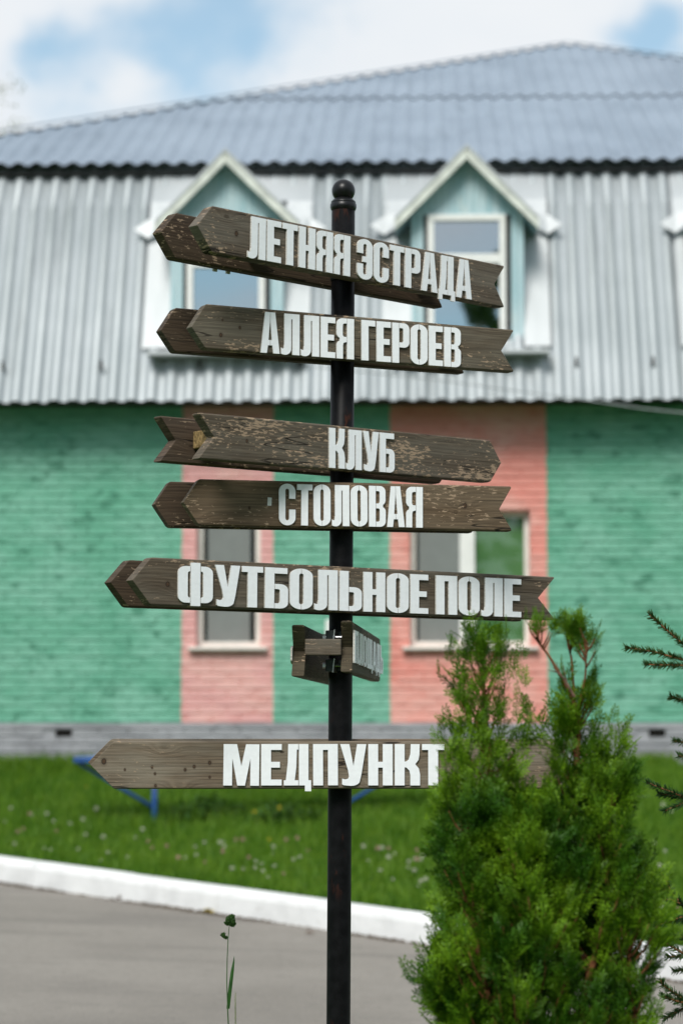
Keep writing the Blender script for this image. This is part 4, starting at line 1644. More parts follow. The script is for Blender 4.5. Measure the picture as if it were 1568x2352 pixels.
for sg in SIGNS:
    psi = math.radians(sg['psi'])
    P = {k: on_plane(*sg[k], psi, OFF) for k in ('tip', 'ts', 'bs', 'rt', 'no', 'rb')}
    zt = (P['ts'][1] + P['rt'][1]) / 2; zb_ = (P['bs'][1] + P['rb'][1]) / 2
    print('sign', sg['id'], {k: (round(v[0], 3), round(v[1], 3)) for k, v in P.items()}, 'h', round(zt - zb_, 3))
    tilt_b = ((P['rt'][1] - P['ts'][1]) / (P['rt'][0] - P['ts'][0]) + (P['rb'][1] - P['bs'][1]) / (P['rb'][0] - P['bs'][0])) / 2
    # board a hair off level: outline stays straight, the slope goes into the object's own tilt
    lev = lambda k: P[k][1] - tilt_b * P[k][0]
    zt = (lev('ts') + lev('rt')) / 2; zb_ = (lev('bs') + lev('rb')) / 2
    sh = (P['ts'][0] + P['bs'][0]) / 2
    er = (P['rt'][0] + P['rb'][0]) / 2
    tip, no = P['tip'][0], P['no'][0]
    zm = (zt + zb_) / 2
    ztip, zno = lev('tip'), lev('no')
    if not sg.get('flip'):
        out = [(tip, ztip), (sh, zb_), (er, zb_), (no, zno), (er, zt), (sh, zt)]
    else:
        out = [(er, zb_), (sh, zb_), (tip, ztip), (sh, zt), (er, zt), (no, zno)]
    b, zc = board(psi, OFF, out, TB, WOOD[sg['id']], NAMES[sg['id']], zt, zb_)
    b.rotation_euler = (0, -tilt_b, psi)
    b.rotation_mode = 'XYZ'
    b.rotation_euler = (Matrix.Rotation(psi, 3, 'Z') @ Matrix.Rotation(-tilt_b, 3, 'Y')).to_euler()
    # text
    sL, zl1 = on_plane(sg['L'][0], sg['L'][1], psi, OFF + .008); _, zl0 = on_plane(sg['L'][0], sg['L'][2], psi, OFF + .008)
    sR, zr1 = on_plane(sg['R'][0], sg['R'][1], psi, OFF + .008); _, zr0 = on_plane(sg['R'][0], sg['R'][2], psi, OFF + .008)
    base = ((zl0 - tilt_b * sL) + (zr0 - tilt_b * sR)) / 2; h = ((zl1 - zl0) + (zr1 - zr0)) / 2
    txt = sg['text'].replace('Д', 'д') if sg['id'] == 6 else sg['text']
    set_text(b, txt, sL, sR, base - zc, h, space=sg.get('space', .19))
    # back board
    offb = -(PR + .010)
    key = 'tip' if not sg.get('flip') else 'no'
    sb, zbk = on_plane(*sg['bt'], psi, offb)
    front_ref = P[key][0]
    ds = sb - front_ref
    cut = sg['blen']
    outb = []
    for (s, z) in out:
        far = (s > 0)
        outb.append((s + ds + (cut if far else 0), z))
    b2, zc2 = board(psi, offb, outb, TB, (WOODB.get(sg['back']) or WOOD[sg['back']]), 'rear board of the ' + sg['text'].split()[0] + ' sign', zt, zb_)
    b2.rotation_euler = b.rotation_euler
    b2.location.z += sg['bdz']
    if sg['id'] == 1:
        set_text(b2, sg['text'], sL + ds - .02, sR + ds + cut, base - zc + .008, h, back=TB, space=.15)
    # spacer blocks between the two boards, clamp bands round the pole
    n = Vector((math.sin(psi), -math.cos(psi), 0)); d = Vector((math.cos(psi), math.sin(psi), 0))
    lo, hi = (out[0][0] if not sg.get('flip') else out[5][0]), max(o[0] for o in out)
    gapf, gapb = OFF - TB, offb
    if sg.get('flip'):
        s_list = [no + .036, .42]
    else:
        s_list = [-.33, .36]
    for s_ in s_list:
        sp = MB(); sp.box(-.022, .022, -gapf + .001, -gapb - .001, -.025, .025)
        o = sp.build('spacer_block', MAT_ENDGRAIN if sg.get('flip') and s_ < 0 else WOOD[1], post, (d.x * s_, d.y * s_, zm), (0, 0, psi), bevel=.003)
    for dz in (-.045, .045):
        st = MB()
        st.lathe([(PR + .0005, -.011), (PR + .003, -.011), (PR + .003, .011), (PR + .0005, .011)], 28)
        st.build('clamp_band', MAT_STRAP, post, (0, 0, zm + dz), smooth=False)
    # screws in the face
    for (s_, zz) in ((-.27, .012), (.33, -.014), (-.06, .035)):
        if lo + .1 < s_ < hi - .1:
            sc = MB(); sc.lathe([(.0005, -.0012), (.0042, -.0010), (.0046, .001)], 10)
            o = sc.build('screw', MAT_SCREW, b, (s_, -.0002, zz), (math.pi / 2, 0, 0))
    if sg['id'] == 4:
        s_, zz = on_plane(619, 1152, psi, OFF)
        st = MB(); st.box(-.006, .006, -.0012, -.0002, -.012, .012)
        st.build('sticker', MAT_STICKER, b, (s_, 0, zz - zc - tilt_b * s_), (0, .05, 0))

# the seventh sign, seen nearly end on (points away behind the pole)
psi7 = math.radians(85.6)
d7 = Vector((math.cos(psi7), math.sin(psi7), 0)); n7 = Vector((math.sin(psi7), -math.cos(psi7), 0))


def end_on(px0, px1, py0, py1, Yn):
    a, b = at(px0, (py0 + py1) / 2, Yn), at(px1, (py0 + py1) / 2, Yn)
    return a.x, b.x, at(784, py1, Yn).z, at(784, py0, Yn).z


YN = 7.05
for side, (px0, px1, py0, py1, farY) in (('right', (781.5, 807.5, 1425.5, 1544, 8.62)), ('left', (669, 698, 1435.5, 1555, 8.5))):
    x0, x1, z0, z1 = end_on(px0, px1, py0, py1, YN)
    xc = (x0 + x1) / 2 - axis_pt(1.7).x
    yr = YN - YP
    s0 = xc * d7.x + yr * d7.y                      # near end along the sign's direction
    offc = xc * n7.x + yr * n7.y                    # centre offset to the right
    th = x1 - x0
    ln = 1.42
    zc = (z0 + z1) / 2; hh = (z1 - z0) / 2
    out = [(s0, -hh), (s0 + ln - .09, -hh), (s0 + ln, 0), (s0 + ln - .09, hh), (s0, hh), (s0 + .055, 0)]
    mb = MB(); mb.prism(out, 0, th)
    me = mb.mesh('sign_board', WOOD[7]); round_long_edges(me, .0065)
    o = link_mesh('sign_board', me, post, (n7.x * (offc + th / 2), n7.y * (offc + th / 2), zc), (0, 0, psi7))
    o['label'] = 'mossy finger board seen end on, %s of the pole' % side
    if side == 'right':
        set_text(o, 'ПЛОЩАДЬ', s0 + .03, s0 + ln - .0, -hh * .62, hh * 1.27, space=.2)
        r_in = offc - th / 2
    else:
        set_text(o, 'ПЛОЩАДЬ', s0 + .03, s0 + ln - .25, -hh * .5, hh * 1.2, back=th)
        l_in = offc + th / 2
    zs = zc
# its spacer block, clamp brackets and bolts
sp = MB()
zt_, zb_ = at(750, 1468, 7.08).z, at(750, 1505, 7.08).z
xl = at(718, 1480, 7.08).x - axis_pt(1.7).x
sp.box(-.02, .02, 0, r_in - l_in + .0, zb_, zt_)
sp.build('spacer_block', WOOD[1], post, (n7.x * r_in + d7.x * (-.115), n7.y * r_in + d7.y * (-.115), 0), (0, 0, psi7), bevel=.003)
for py in (1461, 1527):
    z = at(750, py, 7.1).z
    bm_ = MB(); bm_.lathe([(PR + .0005, -.016), (PR + .004, -.016), (PR + .004, .016), (PR + .0005, .016)], 28)
    cb_ = bm_.build('clamp_band', MAT_STRAP, post, (0, 0, z))
    ea = MB(); ea.box(-.027, -.002, -.078, -.03, -.020, .018)
    ea.build('clamp_ear', MAT_STRAP, post, (0, 0, z), (0, 0, -.25), bevel=.003)
    pl_ = MB(); pl_.box(-.002, .0012, -.082, -.03, -.022, .02)
    pl_.build('clamp_plate', MAT_STEEL, post, (0, 0, z), (0, .12, -.25))
    bo = MB(); bo.tube([(-.046, -.066, z - .002), (r_in - .004, -.066, z - .002)], .0035, 8)
    bo.tube([(-.053, -.066, z - .002), (-.044, -.066, z - .002)], .0088, 6)
    bo.build('bolt', MAT_STEEL, post)

# ------------------------------------------------------------------ thuja in front of the signpost
def spray_proto(seed):
    r = random.Random(seed)
    Q, A = [], []

    def strip(p, ang, ln, w, a0, a1):
        d = (math.cos(ang), math.sin(ang)); nrm = (-d[1], d[0])
        m = (p[0] + d[0] * ln * .55, p[1] + d[1] * ln * .55)
        e = (p[0] + d[0] * ln, p[1] + d[1] * ln)
        zc = lambda q: -2.5 * (q[0] ** 2 + q[1] ** 2) + r.uniform(-.002, .002)
        Q.append([(p[0], p[1], zc(p)), (m[0] + nrm[0] * w, m[1] + nrm[1] * w, zc(m)), (e[0], e[1], zc(e)), (m[0] - nrm[0] * w, m[1] - nrm[1] * w, zc(m))])
        A.append([a0, (a0 + a1) / 2, a1, (a0 + a1) / 2])
    LN = .085
    strip((0, 0), math.pi / 2, LN, .0016, 0, .5)
    nb = 11
    for i in range(nb):
        t = .12 + .86 * i / nb
        sgn = 1 if i % 2 else -1
        p = (0, LN * t)
        ln = LN * (.52 - .36 * t) * r.uniform(.8, 1.2)
        ang = math.pi / 2 + sgn * (.72 - .25 * t) + r.uniform(-.1, .1)
        strip(p, ang, ln, .0017, .1, .8)
        ns = max(2, int(ln / .0075))
        for j in range(ns):
            tt = .2 + .75 * j / ns
            q = (p[0] + math.cos(ang) * ln * tt, p[1] + math.sin(ang) * ln * tt)
            sg2 = 1 if j % 2 else -1
            l2 = max(.006, ln * (.42 - .22 * tt)) * r.uniform(.8, 1.25)
            strip(q, ang + sg2 * .62, l2, .0017, .35, 1.0)
    return np.array(Q), np.array(A)


PROTOS = [spray_proto(s) for s in range(10)]
YT = 5.7
# envelope of the plant as seen (pixel rows): left, right
ENV = [(1405, 1070, 1150), (1430, 1045, 1185), (1500, 1020, 1205), (1560, 1055, 1190), (1610, 1045, 1200), (1650, 1022, 1235), (1700, 1000, 1250), (1800, 1005, 1440),
       (1900, 1012, 1470), (2000, 985, 1490), (2100, 962, 1475), (2200, 940, 1480), (2300, 930, 1500), (2420, 935, 1520), (2700, 945, 1540), (3000, 985, 1490)]


class Sprays:
    def __init__(self): self.V, self.A, self.n = [], [], 0

    def add(self, p, d, scale, roll=None, flat=None):
        Q, A = PROTOS[random.randrange(len(PROTOS))]
        d = Vector(d).normalized()
        side = d.orthogonal().normalized()
        side = Matrix.Rotation(random.uniform(0, 6.283) if roll is None else roll, 3, d) @ side
        nn = side.cross(d)
        M = np.array([side, d, nn]) * scale
        self.V.append(Q.reshape(-1, 3) @ M + np.array(p)); self.A.append(A.ravel())

    def build(self, name, mat, parent):
        V = np.vstack(self.V); A = np.concatenate(self.A)
        return link_mesh(name, np_mesh(name, V, np.arange(len(V)).reshape(-1, 4), mat, {'tip': A}), parent)


base_c = at(1225, 1700, YT)
gz = ground_z(base_c.x, YT)
thuja = empty('thuja', (base_c.x, YT, gz))
tag(thuja, 'bright green two-headed thuja bush standing in front of the signpost', 'shrub')
TO = Vector(thuja.location)
spr = Sprays()
wood = []


def stem(pts, r0, r1):
    """pts: world points base to tip; returns interpolator"""
    n = 14
    P = []
    k = len(pts) - 1
    for i in range(n + 1):
        t = i / n * k; a = min(int(t), k - 1); f = t - a
        p0, p1, p2, p3 = pts[max(a - 1, 0)], pts[a], pts[a + 1], pts[min(a + 2, k)]
        P.append(.5 * ((2 * p1) + (p2 - p0) * f + (2 * p0 - 5 * p1 + 4 * p2 - p3) * f * f + (3 * p1 - p0 - 3 * p2 + p3) * f ** 3))
    R = [r0 + (r1 - r0) * i / n for i in range(n + 1)]
    mb = MB(); mb.tube([p - TO for p in P], R, 6)
    mb.build('stem', MAT_BARK, thuja, smooth=True)
    return P


TIPN = [0]


def env_at(py):
    for (a, b) in zip(ENV, ENV[1:]):
        if a[0] <= py <= b[0]:
            f = (py - a[0]) / (b[0] - a[0]); return a[1] + (b[1] - a[1]) * f, a[2] + (b[2] - a[2]) * f
    return (1060, 1160) if py < ENV[0][0] else (1000, 1480)


def to_px(p):
    d = p - CAM
    s, c = math.sin(PITCH), math.cos(PITCH)
    fz = d.y * c + d.z * s; uz = -d.y * s + d.z * c
    return 784 + d.x / fz * F, 1176 - uz / fz * F


wb = MB()


def branch(p0, dirv, ln, n_sp, sc=1.0, thick=.0028):
    """side branch that curves upwards, with sprays along its outer part"""
    d = Vector(dirv).normalized()
    pts = [p0]
    p = p0.copy()
    for i in range(4):
        d = (d + Vector((0, 0, .22))).normalized()
        p = p + d * ln / 4
        pts.append(p.copy())
    wb.tube([q - TO for q in pts], [thick, thick * .85, thick * .7, thick * .5, thick * .3], 5)
    for j in range(n_sp):
        t = random.uniform(.25, 1.0) * 4
        a = min(int(t), 3); q = pts[a].lerp(pts[a + 1], t - a)
        dd = (pts[a + 1] - pts[a]).normalized() + Vector((random.gauss(0, .5), random.gauss(0, .5), random.gauss(.25, .35)))
        spr.add(q - TO, dd, sc * random.uniform(.65, 1.1))
    dd = (pts[4] - pts[3]).normalized()
    spr.add(pts[4] - TO, dd + Vector((random.gauss(0, .15), random.gauss(0, .15), .1)), sc * random.uniform(.8, 1.15))


W = lambda px, py, dy=0.0: at(px, py, YT + dy)
bz = Vector((base_c.x, YT, gz))
s1 = stem([bz + Vector((-.03, .02, -.05)), W(1190, 2500), W(1150, 2000, .02), W(1120, 1720, .02), W(1112, 1610, .03), W(1106, 1492, .03)], .016, .0025)
s2 = stem([bz + Vector((.04, 0, -.05)), W(1290, 2500), W(1310, 2050, .03), W(1322, 1780, .02), W(1325, 1640, .02), W(1290, 1560, .02)], .015, .004)
s2a = stem([W(1290, 1560, .02), W(1262, 1510, .02), W(1240, 1482, .01), W(1230, 1466, .0)], .0038, .0015)
s2b = stem([W(1318, 1610, .02), W(1312, 1520, .03), W(1308, 1495, .03), W(1316, 1468, .03)], .0035, .0012)
s2c = stem([W(1325, 1640, .02), W(1342, 1560, .0), W(1345, 1515, -.01), W(1350, 1480, -.01)], .0032, .0012)
s3 = stem([bz + Vector((.06, -.05, -.05)), W(1330, 2400, -.08), W(1385, 2120, -.08), W(1395, 1930, -.05), W(1398, 1830, -.02)], .012, .002)
s4 = stem([bz + Vector((-.05, -.06, -.05)), W(1150, 2450, -.1), W(1110, 2250, -.12), W(1075, 2020, -.08), W(1066, 1890, -.05)], .012, .002)
s5 = stem([bz + Vector((.0, -.08, -.05)), W(1235, 2400, -.14), W(1230, 2150, -.14), W(1200, 2020, -.1), W(1196, 1900, -.04)], .012, .002)
s6 = stem([bz + Vector((.08, .02, -.05)), W(1400, 2450, -.04), W(1440, 2250, -.06), W(1440, 2120, -.04), W(1428, 2020, 0)], .010, .002)
s7 = stem([bz + Vector((-.08, .0, -.05)), W(1100, 2500, -.05), W(1040, 2350, -.06), W(1018, 2250, -.05)], .010, .002)
s9 = stem([bz + Vector((.10, -.02, -.05)), W(1420, 2560, -.08), W(1450, 2420, -.10), W(1460, 2320, -.09)], .009, .002)
s8 = stem([bz + Vector((.02, .06, -.05)), W(1250, 2500, .12), W(1240, 2200, .12), W(1235, 1980, .08)], .012, .002)
# the two heads: short dense branches
def dress(P, lo, hi, n, ln0, ln1, nsp, sc=1.0, up=.55):
    k = len(P) - 1
    for i in range(n):
        t = (lo + (hi - lo) * (i + random.random()) / n) * k
        a = min(int(t), k - 1); p = P[a].lerp(P[a + 1], t - a)
        az = random.uniform(0, 6.283)
        f = (t / k - lo) / max(hi - lo, 1e-6)
        branch(p, (math.cos(az), math.sin(az), up + random.uniform(-.2, .3)), random.uniform(.8, 1.2) * (ln0 + (ln1 - ln0) * f), nsp, sc)


dress(s1, .76, .995, 22, .085, .04, 3, .72, .9)
spr.add(s1[-1] - TO, (0, 0, 1), .8)
dress(s1, .58, .70, 10, .10, .11, 5, .85, .7)
dress(s2a, .45, 1.0, 8, .045, .03, 2, .62, .8)
dress(s2b, .52, 1.0, 12, .055, .04, 3, .64, .9)
dress(s2c, .48, 1.0, 9, .05, .04, 3, .62, .9)
dress(s2, .72, .86, 9, .07, .05, 4, .75, .9)
for P, lo, hi, n, l0, l1, ns in ((s1, .30, .58, 26, .15, .07, 5), (s2, .30, .62, 30, .15, .08, 5), (s2, .62, .74, 12, .065, .05, 4), (s3, .35, 1.0, 50, .12, .05, 5), (s4, .35, 1.0, 60, .13, .06, 5),
                                 (s5, .35, 1.0, 64, .14, .07, 5), (s6, .35, 1.0, 50, .12, .06, 5), (s7, .35, 1.0, 50, .12, .06, 5), (s8, .35, 1.0, 44, .14, .09, 5), (s9, .3, 1.0, 30, .09, .06, 5)):
    dress(P, lo, hi, n, l0, l1, ns, .95)
# outer shell: fill the silhouette's lower body
for i in range(820):
    py = random.uniform(1880, 2560) if i < 400 else random.uniform(2200, 2560) if i < 540 else random.uniform(2540, 3060)
    l, r = env_at(py)
    cx = (l + r) / 2; hw = (r - l) / 2
    a = random.uniform(0, 6.283)
    rr = math.sqrt(random.uniform(.25, 1.0))
    px = cx + (hw - 62) * rr * math.cos(a)
    dy = -rr * math.sin(a) * (.10 + .16 * min(1, (py - 1750) / 500))
    p = W(px, py, dy)
    out = Vector((math.cos(a), -math.sin(a), .8))
    branch(p - out.normalized() * .06, out, .085, 4, .92, .002)
for (px, py, dy, n) in [(1040, 1668, 0, 10), (1060, 1690, -.03, 10), (1200, 1655, .0, 7), (1222, 1668, .01, 7), (1052, 1835, -.03, 14), (1050, 1735, -.03, 9), (1042, 1780, -.03, 11), (1085, 1850, -.06, 12), (1036, 1880, -.03, 10), (1120, 1700, -.05, 12),
                        (1150, 1770, -.05, 14), (1075, 1780, -.05, 14), (1400, 1690, 0, 9), (1425, 1730, .0, 9), (1385, 1740, -.02, 9), (1340, 1715, -.04, 9), (1350, 1800, -.05, 12),
                        (1060, 1480, .0, 6), (1170, 1490, .0, 6), (1040, 1530, .0, 5), (1180, 1540, -.01, 5), (1410, 1880, -.02, 12), (1450, 1960, -.02, 12), (1020, 1960, -.02, 12)]:
    for i in range(n):
        p = W(px + random.gauss(0, 14), py + random.gauss(0, 20) + 18, dy + random.gauss(0, .02))
        spr.add(p - TO, (random.gauss(0, .35) + (px - 1225) / 900, random.gauss(0, .4), 1), random.uniform(.55, .85))
crown = spr.build('crown', MAT_THUJA, thuja)
wb.build('branch', MAT_BARK, thuja, smooth=True)['kind'] = 'stuff'
# a dead brown twig in the bare gap of the right head
tw = MB()
tw.tube([W(1318, 1600, .0) - TO, W(1295, 1560, -.01) - TO, W(1268, 1532, -.02) - TO], [.0035, .003, .001], 6)
for (a, b) in (((1290, 1555), (1276, 1522)), ((1280, 1545), (1258, 1538)), ((1300, 1565), (1292, 1528))):
    tw.tube([W(*a, -.01) - TO, W(*b, -.02) - TO], [.0018, .0008], 5)
tw.build('dead_twig', simple('dead_grey_twig', (.17, .10, .075), .9, .2, var=.4, scale=60), thuja)

# ------------------------------------------------------------------ spruce at the right edge
YS = 7.0
sp_base = at(1985, 1700, YS)
sp_gz = ground_z(sp_base.x, YS)
spruce = empty('young_spruce', (sp_base.x, YS, sp_gz))
tag(spruce, 'young dark green spruce reaching in from the right edge with bare twig tips', 'tree')
SO = Vector(spruce.location)
tk = MB(); tk.tube([(0, 0, -.1), (.01, .0, .9), (0, .01, 1.9), (0, 0, 2.75)], [.045, .035, .02, .004], 10)
tk.build('trunk', MAT_TRUNK, spruce, smooth=True)
nV, nA = [], []
twb = MB()


def twig(pts, r0=.0042, r1=.0022, dens=2100, nl=.0185, tip_bud=True):
    pts = [Vector(p) for p in pts]
    twb.tube([p - SO for p in pts], [r0 + (r1 - r0) * i / (len(pts) - 1) for i in range(len(pts))], 6)
    seg = [(pts[i + 1] - pts[i]).length for i in range(len(pts) - 1)]
    tot = sum(seg)
    n = int(tot * dens)
    for i in range(n):
        t = random.random() * tot; a = 0
        while a < len(seg) - 1 and t > seg[a]: t -= seg[a]; a += 1
        p = pts[a].lerp(pts[a + 1], min(1, t / seg[a]))
        ax = (pts[a + 1] - pts[a]).normalized()
        az = random.uniform(0, 6.283)
        u = ax.orthogonal().normalized(); w = ax.cross(u)
        rad = u * math.cos(az) + w * math.sin(az)
        if rad.z < -.3 and random.random() < .35: continue
        d = (ax * random.uniform(.45, .95) + rad * random.uniform(.7, 1.0)).normalized()
        ln = nl * random.uniform(.7, 1.15)
        q = p - SO
        sa = d.cross(rad).normalized(); sb = d.cross(sa).normalized()
        for sd in ((sa + sb) * .00105, (sa - sb) * .00105):
            nV.extend([q - sd, q + sd, q + d * ln + sd * .4, q + d * ln - sd * .4]); nA.extend([0, 0, 1, 1])


SB = lambda px, py, dy=0.0: at(px, py, YS + dy)
# each: tip first in the photo; built from the trunk outward
for P in [
    [(1960, 1840, .02), (1760, 1640, .0), (1568, 1480, 0), (1490, 1412, 0)],
    [(1960, 1700, -.02), (1750, 1600, -.03), (1568, 1516, -.03), (1500, 1497, -.03), (1436, 1487, -.03)],
    [(1700, 1578, -.03), (1600, 1530, -.05), (1480, 1526, -.06)],
    [(1950, 1760, .05), (1720, 1650, .05), (1568, 1609, .05), (1540, 1600, .05)],
    [(1950, 1850, .03), (1720, 1745, .04), (1568, 1705, .04), (1546, 1702, .04)],
    [(1950, 1870, .0), (1720, 1780, .0), (1556, 1735, 0)],
    [(1960, 2020, -.04), (1760, 1900, -.04), (1568, 1830, -.04), (1484, 1797, -.04)],
    [(1700, 1868, -.04), (1600, 1838, -.02), (1510, 1822, -.02)],
    [(1740, 1890, -.05), (1640, 1850, -.08), (1568, 1845, -.09), (1524, 1863, -.09)],
    [(1950, 2200, .02), (1720, 2140, .02), (1568, 2080, .02), (1535, 2045, .02), (1517, 2040, .02)],
    [(1568, 2080, .02), (1540, 2066, .01), (1510, 2068, .0)],
    [(1544, 2062, .02), (1532, 2030, .02), (1518, 2005, .02)],
    [(1720, 2140, .02), (1620, 2108, .06), (1505, 2122, .06)],
    [(1700, 2130, .02), (1640, 2090, -.03), (1560, 2108, -.05), (1508, 2126, -.05)],
    [(1960, 2260, .0), (1740, 2210, .0), (1600, 2170, .0), (1560, 2150, .0), (1490, 2158, .0)],
    [(1640, 2180, .0), (1568, 2190, -.05), (1500, 2150, -.06)],
    [(1950, 2330, .05), (1700, 2240, .05), (1568, 2196, .05), (1532, 2198, .05)],
    [(1720, 2260, .05), (1620, 2225, .04), (1546, 2230, .04)],
    [(1950, 2400, -.05), (1700, 2350, -.05), (1568, 2296, -.05), (1520, 2262, -.05), (1516, 2250, -.05)],
    [(1600, 2310, -.05), (1555, 2300, -.06), (1520, 2288, -.07)],
    [(1640, 2320, -.05), (1580, 2310, -.02), (1524, 2340, -.01)],
    [(1950, 2560, 0), (1700, 2420, 0), (1520, 2362, 0)],
]:
    twig([SB(*p) for p in P])
for k in range(36):                                    # the rest of the tree, out of the frame
    z = .25 + 2.3 * k / 36; az = k * 2.4
    ln = .62 * (1 - z / 3.0)
    if math.cos(az) < -.3: ln *= .45
    d = Vector((math.cos(az), math.sin(az), .25))
    p0 = SO + Vector((0, 0, z))
    twig([p0, p0 + d * ln * .5, p0 + d * ln + Vector((0, 0, -.03))], .006, .002, 1300)
    for sgn in (-1, 1):
        e = Vector((math.cos(az + sgn * .7), math.sin(az + sgn * .7), .2))
        q = p0 + d * ln * .45
        twig([q, q + e * ln * .22, q + e * ln * .45], .003, .0015, 1300)
        q = p0 + d * ln * .72
        twig([q, q + e * ln * .14, q + e * ln * .28], .0026, .0015, 1300)
twb.build('branch', MAT_TWIG, spruce, smooth=True)['kind'] = 'stuff'
V = np.array([tuple(v) for v in nV])
o = link_mesh('needles', np_mesh('needles', V, np.arange(len(V)).reshape(-1, 4), MAT_NEEDLE, {'tip': nA}), spruce)
o['kind'] = 'stuff'

# ------------------------------------------------------------------ tall grass stalks at the signpost
YG = 7.05
gp = at(523, 2352, YG); gg = ground_z(gp.x, YG)
cf = empty('cocksfoot_grass', (gp.x, YG, gg))
tag(cf, 'single cocksfoot grass stalk with tufted green seed head and one blade', 'plant')
GO = Vector(cf.location)
G = lambda px, py, dy=0: at(px, py, YG + dy) - GO
st = MB()
st.tube([(.0, 0, -.03), G(524.5, 2352), G(523, 2317), G(521, 2254), G(522, 2200), G(524, 2157), G(526.5, 2130), G(528, 2112)], [.0021, .002, .0018, .0015, .0014, .0012, .001, .0006], 7)
st.tube([G(524, 2158), G(518, 2157), G(513, 2150)], [.0008, .0006, .0005], 5)
st.build('stem', MAT_STALK, cf, smooth=True)
hd = MB()


def tuft(px, py, rx, ry, n):
    for i in range(n):
        a = random.uniform(0, 6.283); r = math.sqrt(random.random())
        p = G(px + rx * r * math.cos(a), py + ry * r * math.sin(a), random.uniform(-.5, .5) * rx / F * YG * 1.5)
        d = Vector((math.cos(a) * .6, random.uniform(-.6, .6), .7 - .2 * math.sin(a))).normalized() * random.uniform(.006, .0105)
        s = d.orthogonal().normalized() * .0020
        s = Matrix.Rotation(random.uniform(0, 3.14), 3, d.normalized()) @ s
        hd.poly([p - s * .4, p + d * .5 - s, p + d, p + d * .5 + s])


tuft(530, 2116, 9, 9, 190); tuft(525, 2122, 7, 6, 90); tuft(535, 2124, 6, 7, 90); tuft(532, 2109, 5, 5, 60)
tuft(512, 2150, 3.5, 4.5, 45); tuft(517, 2156, 3, 2.5, 30)
hd.build('seed_head', leaf_mat('seed_head_green', (.022, .065, .012), (.06, .13, .03), (.1, .17, .05), .25), cf)
lf = MB()
prev = None
cl = [(524, 2317, 3.6), (526.5, 2290, 4.2), (530, 2260, 4.2), (534, 2228, 3.6), (537, 2208, 1.8), (538, 2196, .3)]
for a, b in zip(cl, cl[1:]):
    qa = [G(a[0] - a[2], a[1], .004), G(a[0], a[1], .0), G(a[0] + a[2], a[1], .002)]
    qb = [G(b[0] - b[2], b[1], .004), G(b[0], b[1], .0), G(b[0] + b[2], b[1], .002)]
    lf.poly([qa[0], qa[1], qb[1], qb[0]]); lf.poly([qa[1], qa[2], qb[2], qb[1]])
lf.build('leaf', MAT_STALKLEAF, cf, smooth=True)
YG2 = 6.75
gp2 = at(541, 2352, YG2)
t2 = empty('thin_grass_spike', (gp2.x, YG2, ground_z(gp2.x, YG2)))
tag(t2, 'short thin pale grass spike just right of the cocksfoot stalk', 'plant')
G2 = lambda px, py, dy=0: at(px, py, YG2 + dy) - Vector(t2.location)
s_ = MB(); s_.tube([(0, 0, -.03), G2(541, 2352), G2(540.5, 2310), G2(541, 2281)], [.0014, .0012, .0011, .0006], 6)
s_.build('stem', MAT_STALKPALE, t2, smooth=True)
h_ = MB()
for i in range(26):
    py = 2281 + i * 3.0; sg = 1 if i % 2 else -1
    p = G2(541, py); e = G2(541 + sg * random.uniform(1.5, 3.2), py - 5.5, random.uniform(-.002, .002))
    m = p.lerp(e, .5); h_.poly([p, m + Vector((0, -.001, .0012)), e, m - Vector((0, -.001, .0012))])
h_.build('spikelets', MAT_STALKPALE, t2)['kind'] = 'stuff'

# ------------------------------------------------------------------ tree far behind, its crown tip at the left edge
tb = at(-82, 300, 58)
far = empty('birch_tree', (tb.x, 58, ground_z(tb.x, 58)))
tag(far, 'pale sparse birch crown at the left edge beyond the roof', 'tree')
hT = at(-60, 175, 58).z - far.location.z
tr = MB(); tr.tube([(0, 0, -.3), (.1, 0, hT * .4), (-.05, 0, hT * .75), (.1, 0, hT * .98)], [.22, .17, .1, .02], 8)
tr.build('trunk', MAT_BIRCHBARK, far, smooth=True)
br = MB(); V = []; A = []
for i in range(46):
    z = hT * random.uniform(.35, .95); az = random.uniform(0, 6.283) if i > 12 else random.uniform(-.6, .6)
    ln = 2.6 * (1.15 - z / hT) + .9
    d = Vector((math.cos(az), math.sin(az), .7)).normalized()
    p0 = Vector((0, 0, z)); p1 = p0 + d * ln * .6; p2 = p0 + d * ln + Vector((math.cos(az) * .2, math.sin(az) * .2, -.25))
    br.tube([p0, p1, p2], [.035, .018, .006], 5)
    for j in range(70):
        t = random.uniform(.25, 1); q = (p0.lerp(p1, t * 2) if t < .5 else p1.lerp(p2, t * 2 - 1)) + Vector((random.gauss(0, .16), random.gauss(0, .16), random.gauss(-.12, .2)))
        s = random.uniform(.03, .055); u = Vector((random.gauss(0, 1), random.gauss(0, 1), random.gauss(0, 1))).normalized(); w = u.orthogonal().normalized()
        V += [q - u * s, q + w * s * .6, q + u * s, q - w * s * .6]; A += [0, .5, 1, .5]
br.build('branch', MAT_BIRCHBARK, far, smooth=True)['kind'] = 'stuff'
V = np.array([tuple(v) for v in V])
link_mesh('crown', np_mesh('crown', V, np.arange(len(V)).reshape(-1, 4), MAT_BIRCH, {'tip': A}), far)


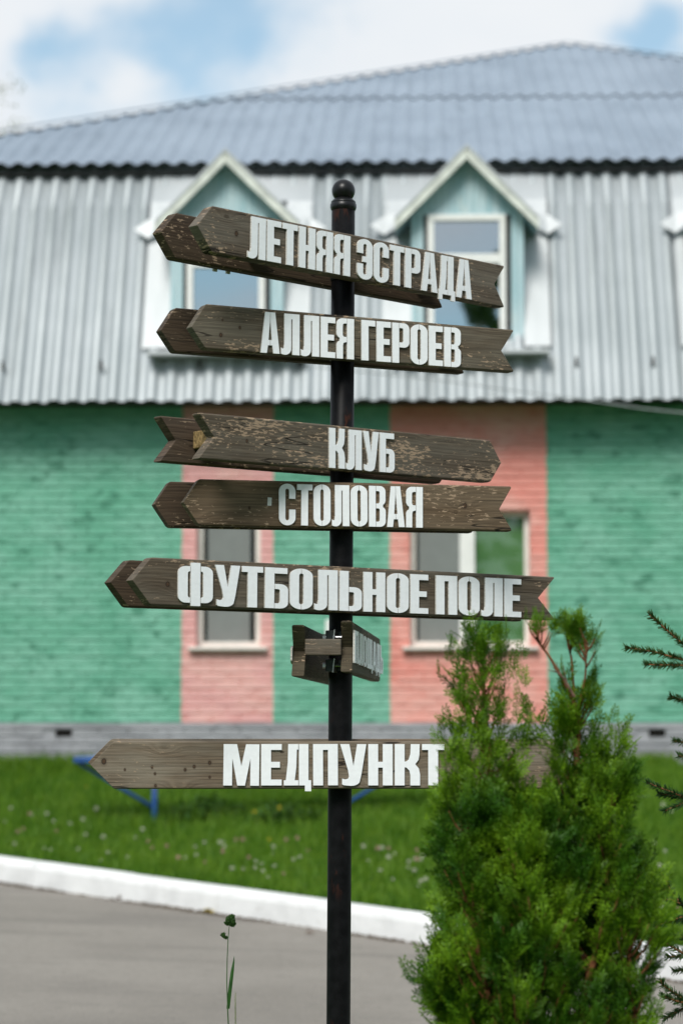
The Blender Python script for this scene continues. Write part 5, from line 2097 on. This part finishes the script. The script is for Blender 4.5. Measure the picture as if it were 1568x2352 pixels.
# ------------------------------------------------------------------ belt of trees behind the camera (mirrored in the attic windows)
V = []; A = []
nb = 9000
for i in range(nb):
    cxk = random.randrange(16)
    cx = -38 + cxk * 5 + 1.3 * math.sin(cxk * 2.7); hgt = 12.6 + 1.8 * math.sin(cxk * 1.9)
    a = random.uniform(0, 6.283); t = random.random() ** .8
    z = .6 + hgt * t; r = 3.3 * math.sqrt(max(.03, 1 - (2 * t - .85) ** 2 / 1.4)) * math.sqrt(random.uniform(.3, 1))
    p = Vector((cx + r * math.cos(a), -17 + r * math.sin(a), z + random.gauss(0, .3)))
    s_ = random.uniform(.25, .5)
    u = Vector((random.gauss(0, 1), random.gauss(0, 1), random.gauss(0, .8))).normalized(); w = u.orthogonal().normalized()
    V += [p - u * s_, p + w * s_ * .7, p + u * s_, p - w * s_ * .7]; A += [0, .4, .8, .4]
V = np.array([tuple(v) for v in V])
belt = link_mesh('treeline', np_mesh('treeline', V, np.arange(len(V)).reshape(-1, 4), MAT_WEED, {'tip': A}))
tag(belt, 'belt of broad-leaved trees mirrored dimly in the attic windows', kind='stuff')

# grit and soil crumbs washed up along the foot of the kerb
V = []; Q = []
for i in range(2600):
    t = random.uniform(-6.5, 6.5); u = -abs(random.gauss(0, .035)) - .002
    dens = mnoise.noise((t * 1.1, 3.3, 0))
    if dens < -.05 and random.random() < .8: continue
    x = KO.x + KN.x * u + KT.x * t; y = KO.y + KN.y * u + KT.y * t
    z = zroad(x, y) + .004
    s_ = random.uniform(.004, .014) * (1 + max(0, dens))
    a = random.uniform(0, 6.28)
    b = len(V)
    for k in range(3):
        V.append((x + s_ * math.cos(a + k * 2.1), y + s_ * math.sin(a + k * 2.1), z - .003))
    V.append((x, y, z + s_ * random.uniform(.5, 1.0)))
    Q += [(b, b + 1, b + 3), (b + 1, b + 2, b + 3), (b + 2, b, b + 3)]
grit = link_mesh('kerb_grit', np_mesh('kerb_grit', np.array(V), np.array(Q), simple('dark_road_grit', (.09, .07, .05), .9, .2, var=.5, scale=30)))
tag(grit, 'dark grit and soil crumbs along the foot of the white kerb', kind='stuff')
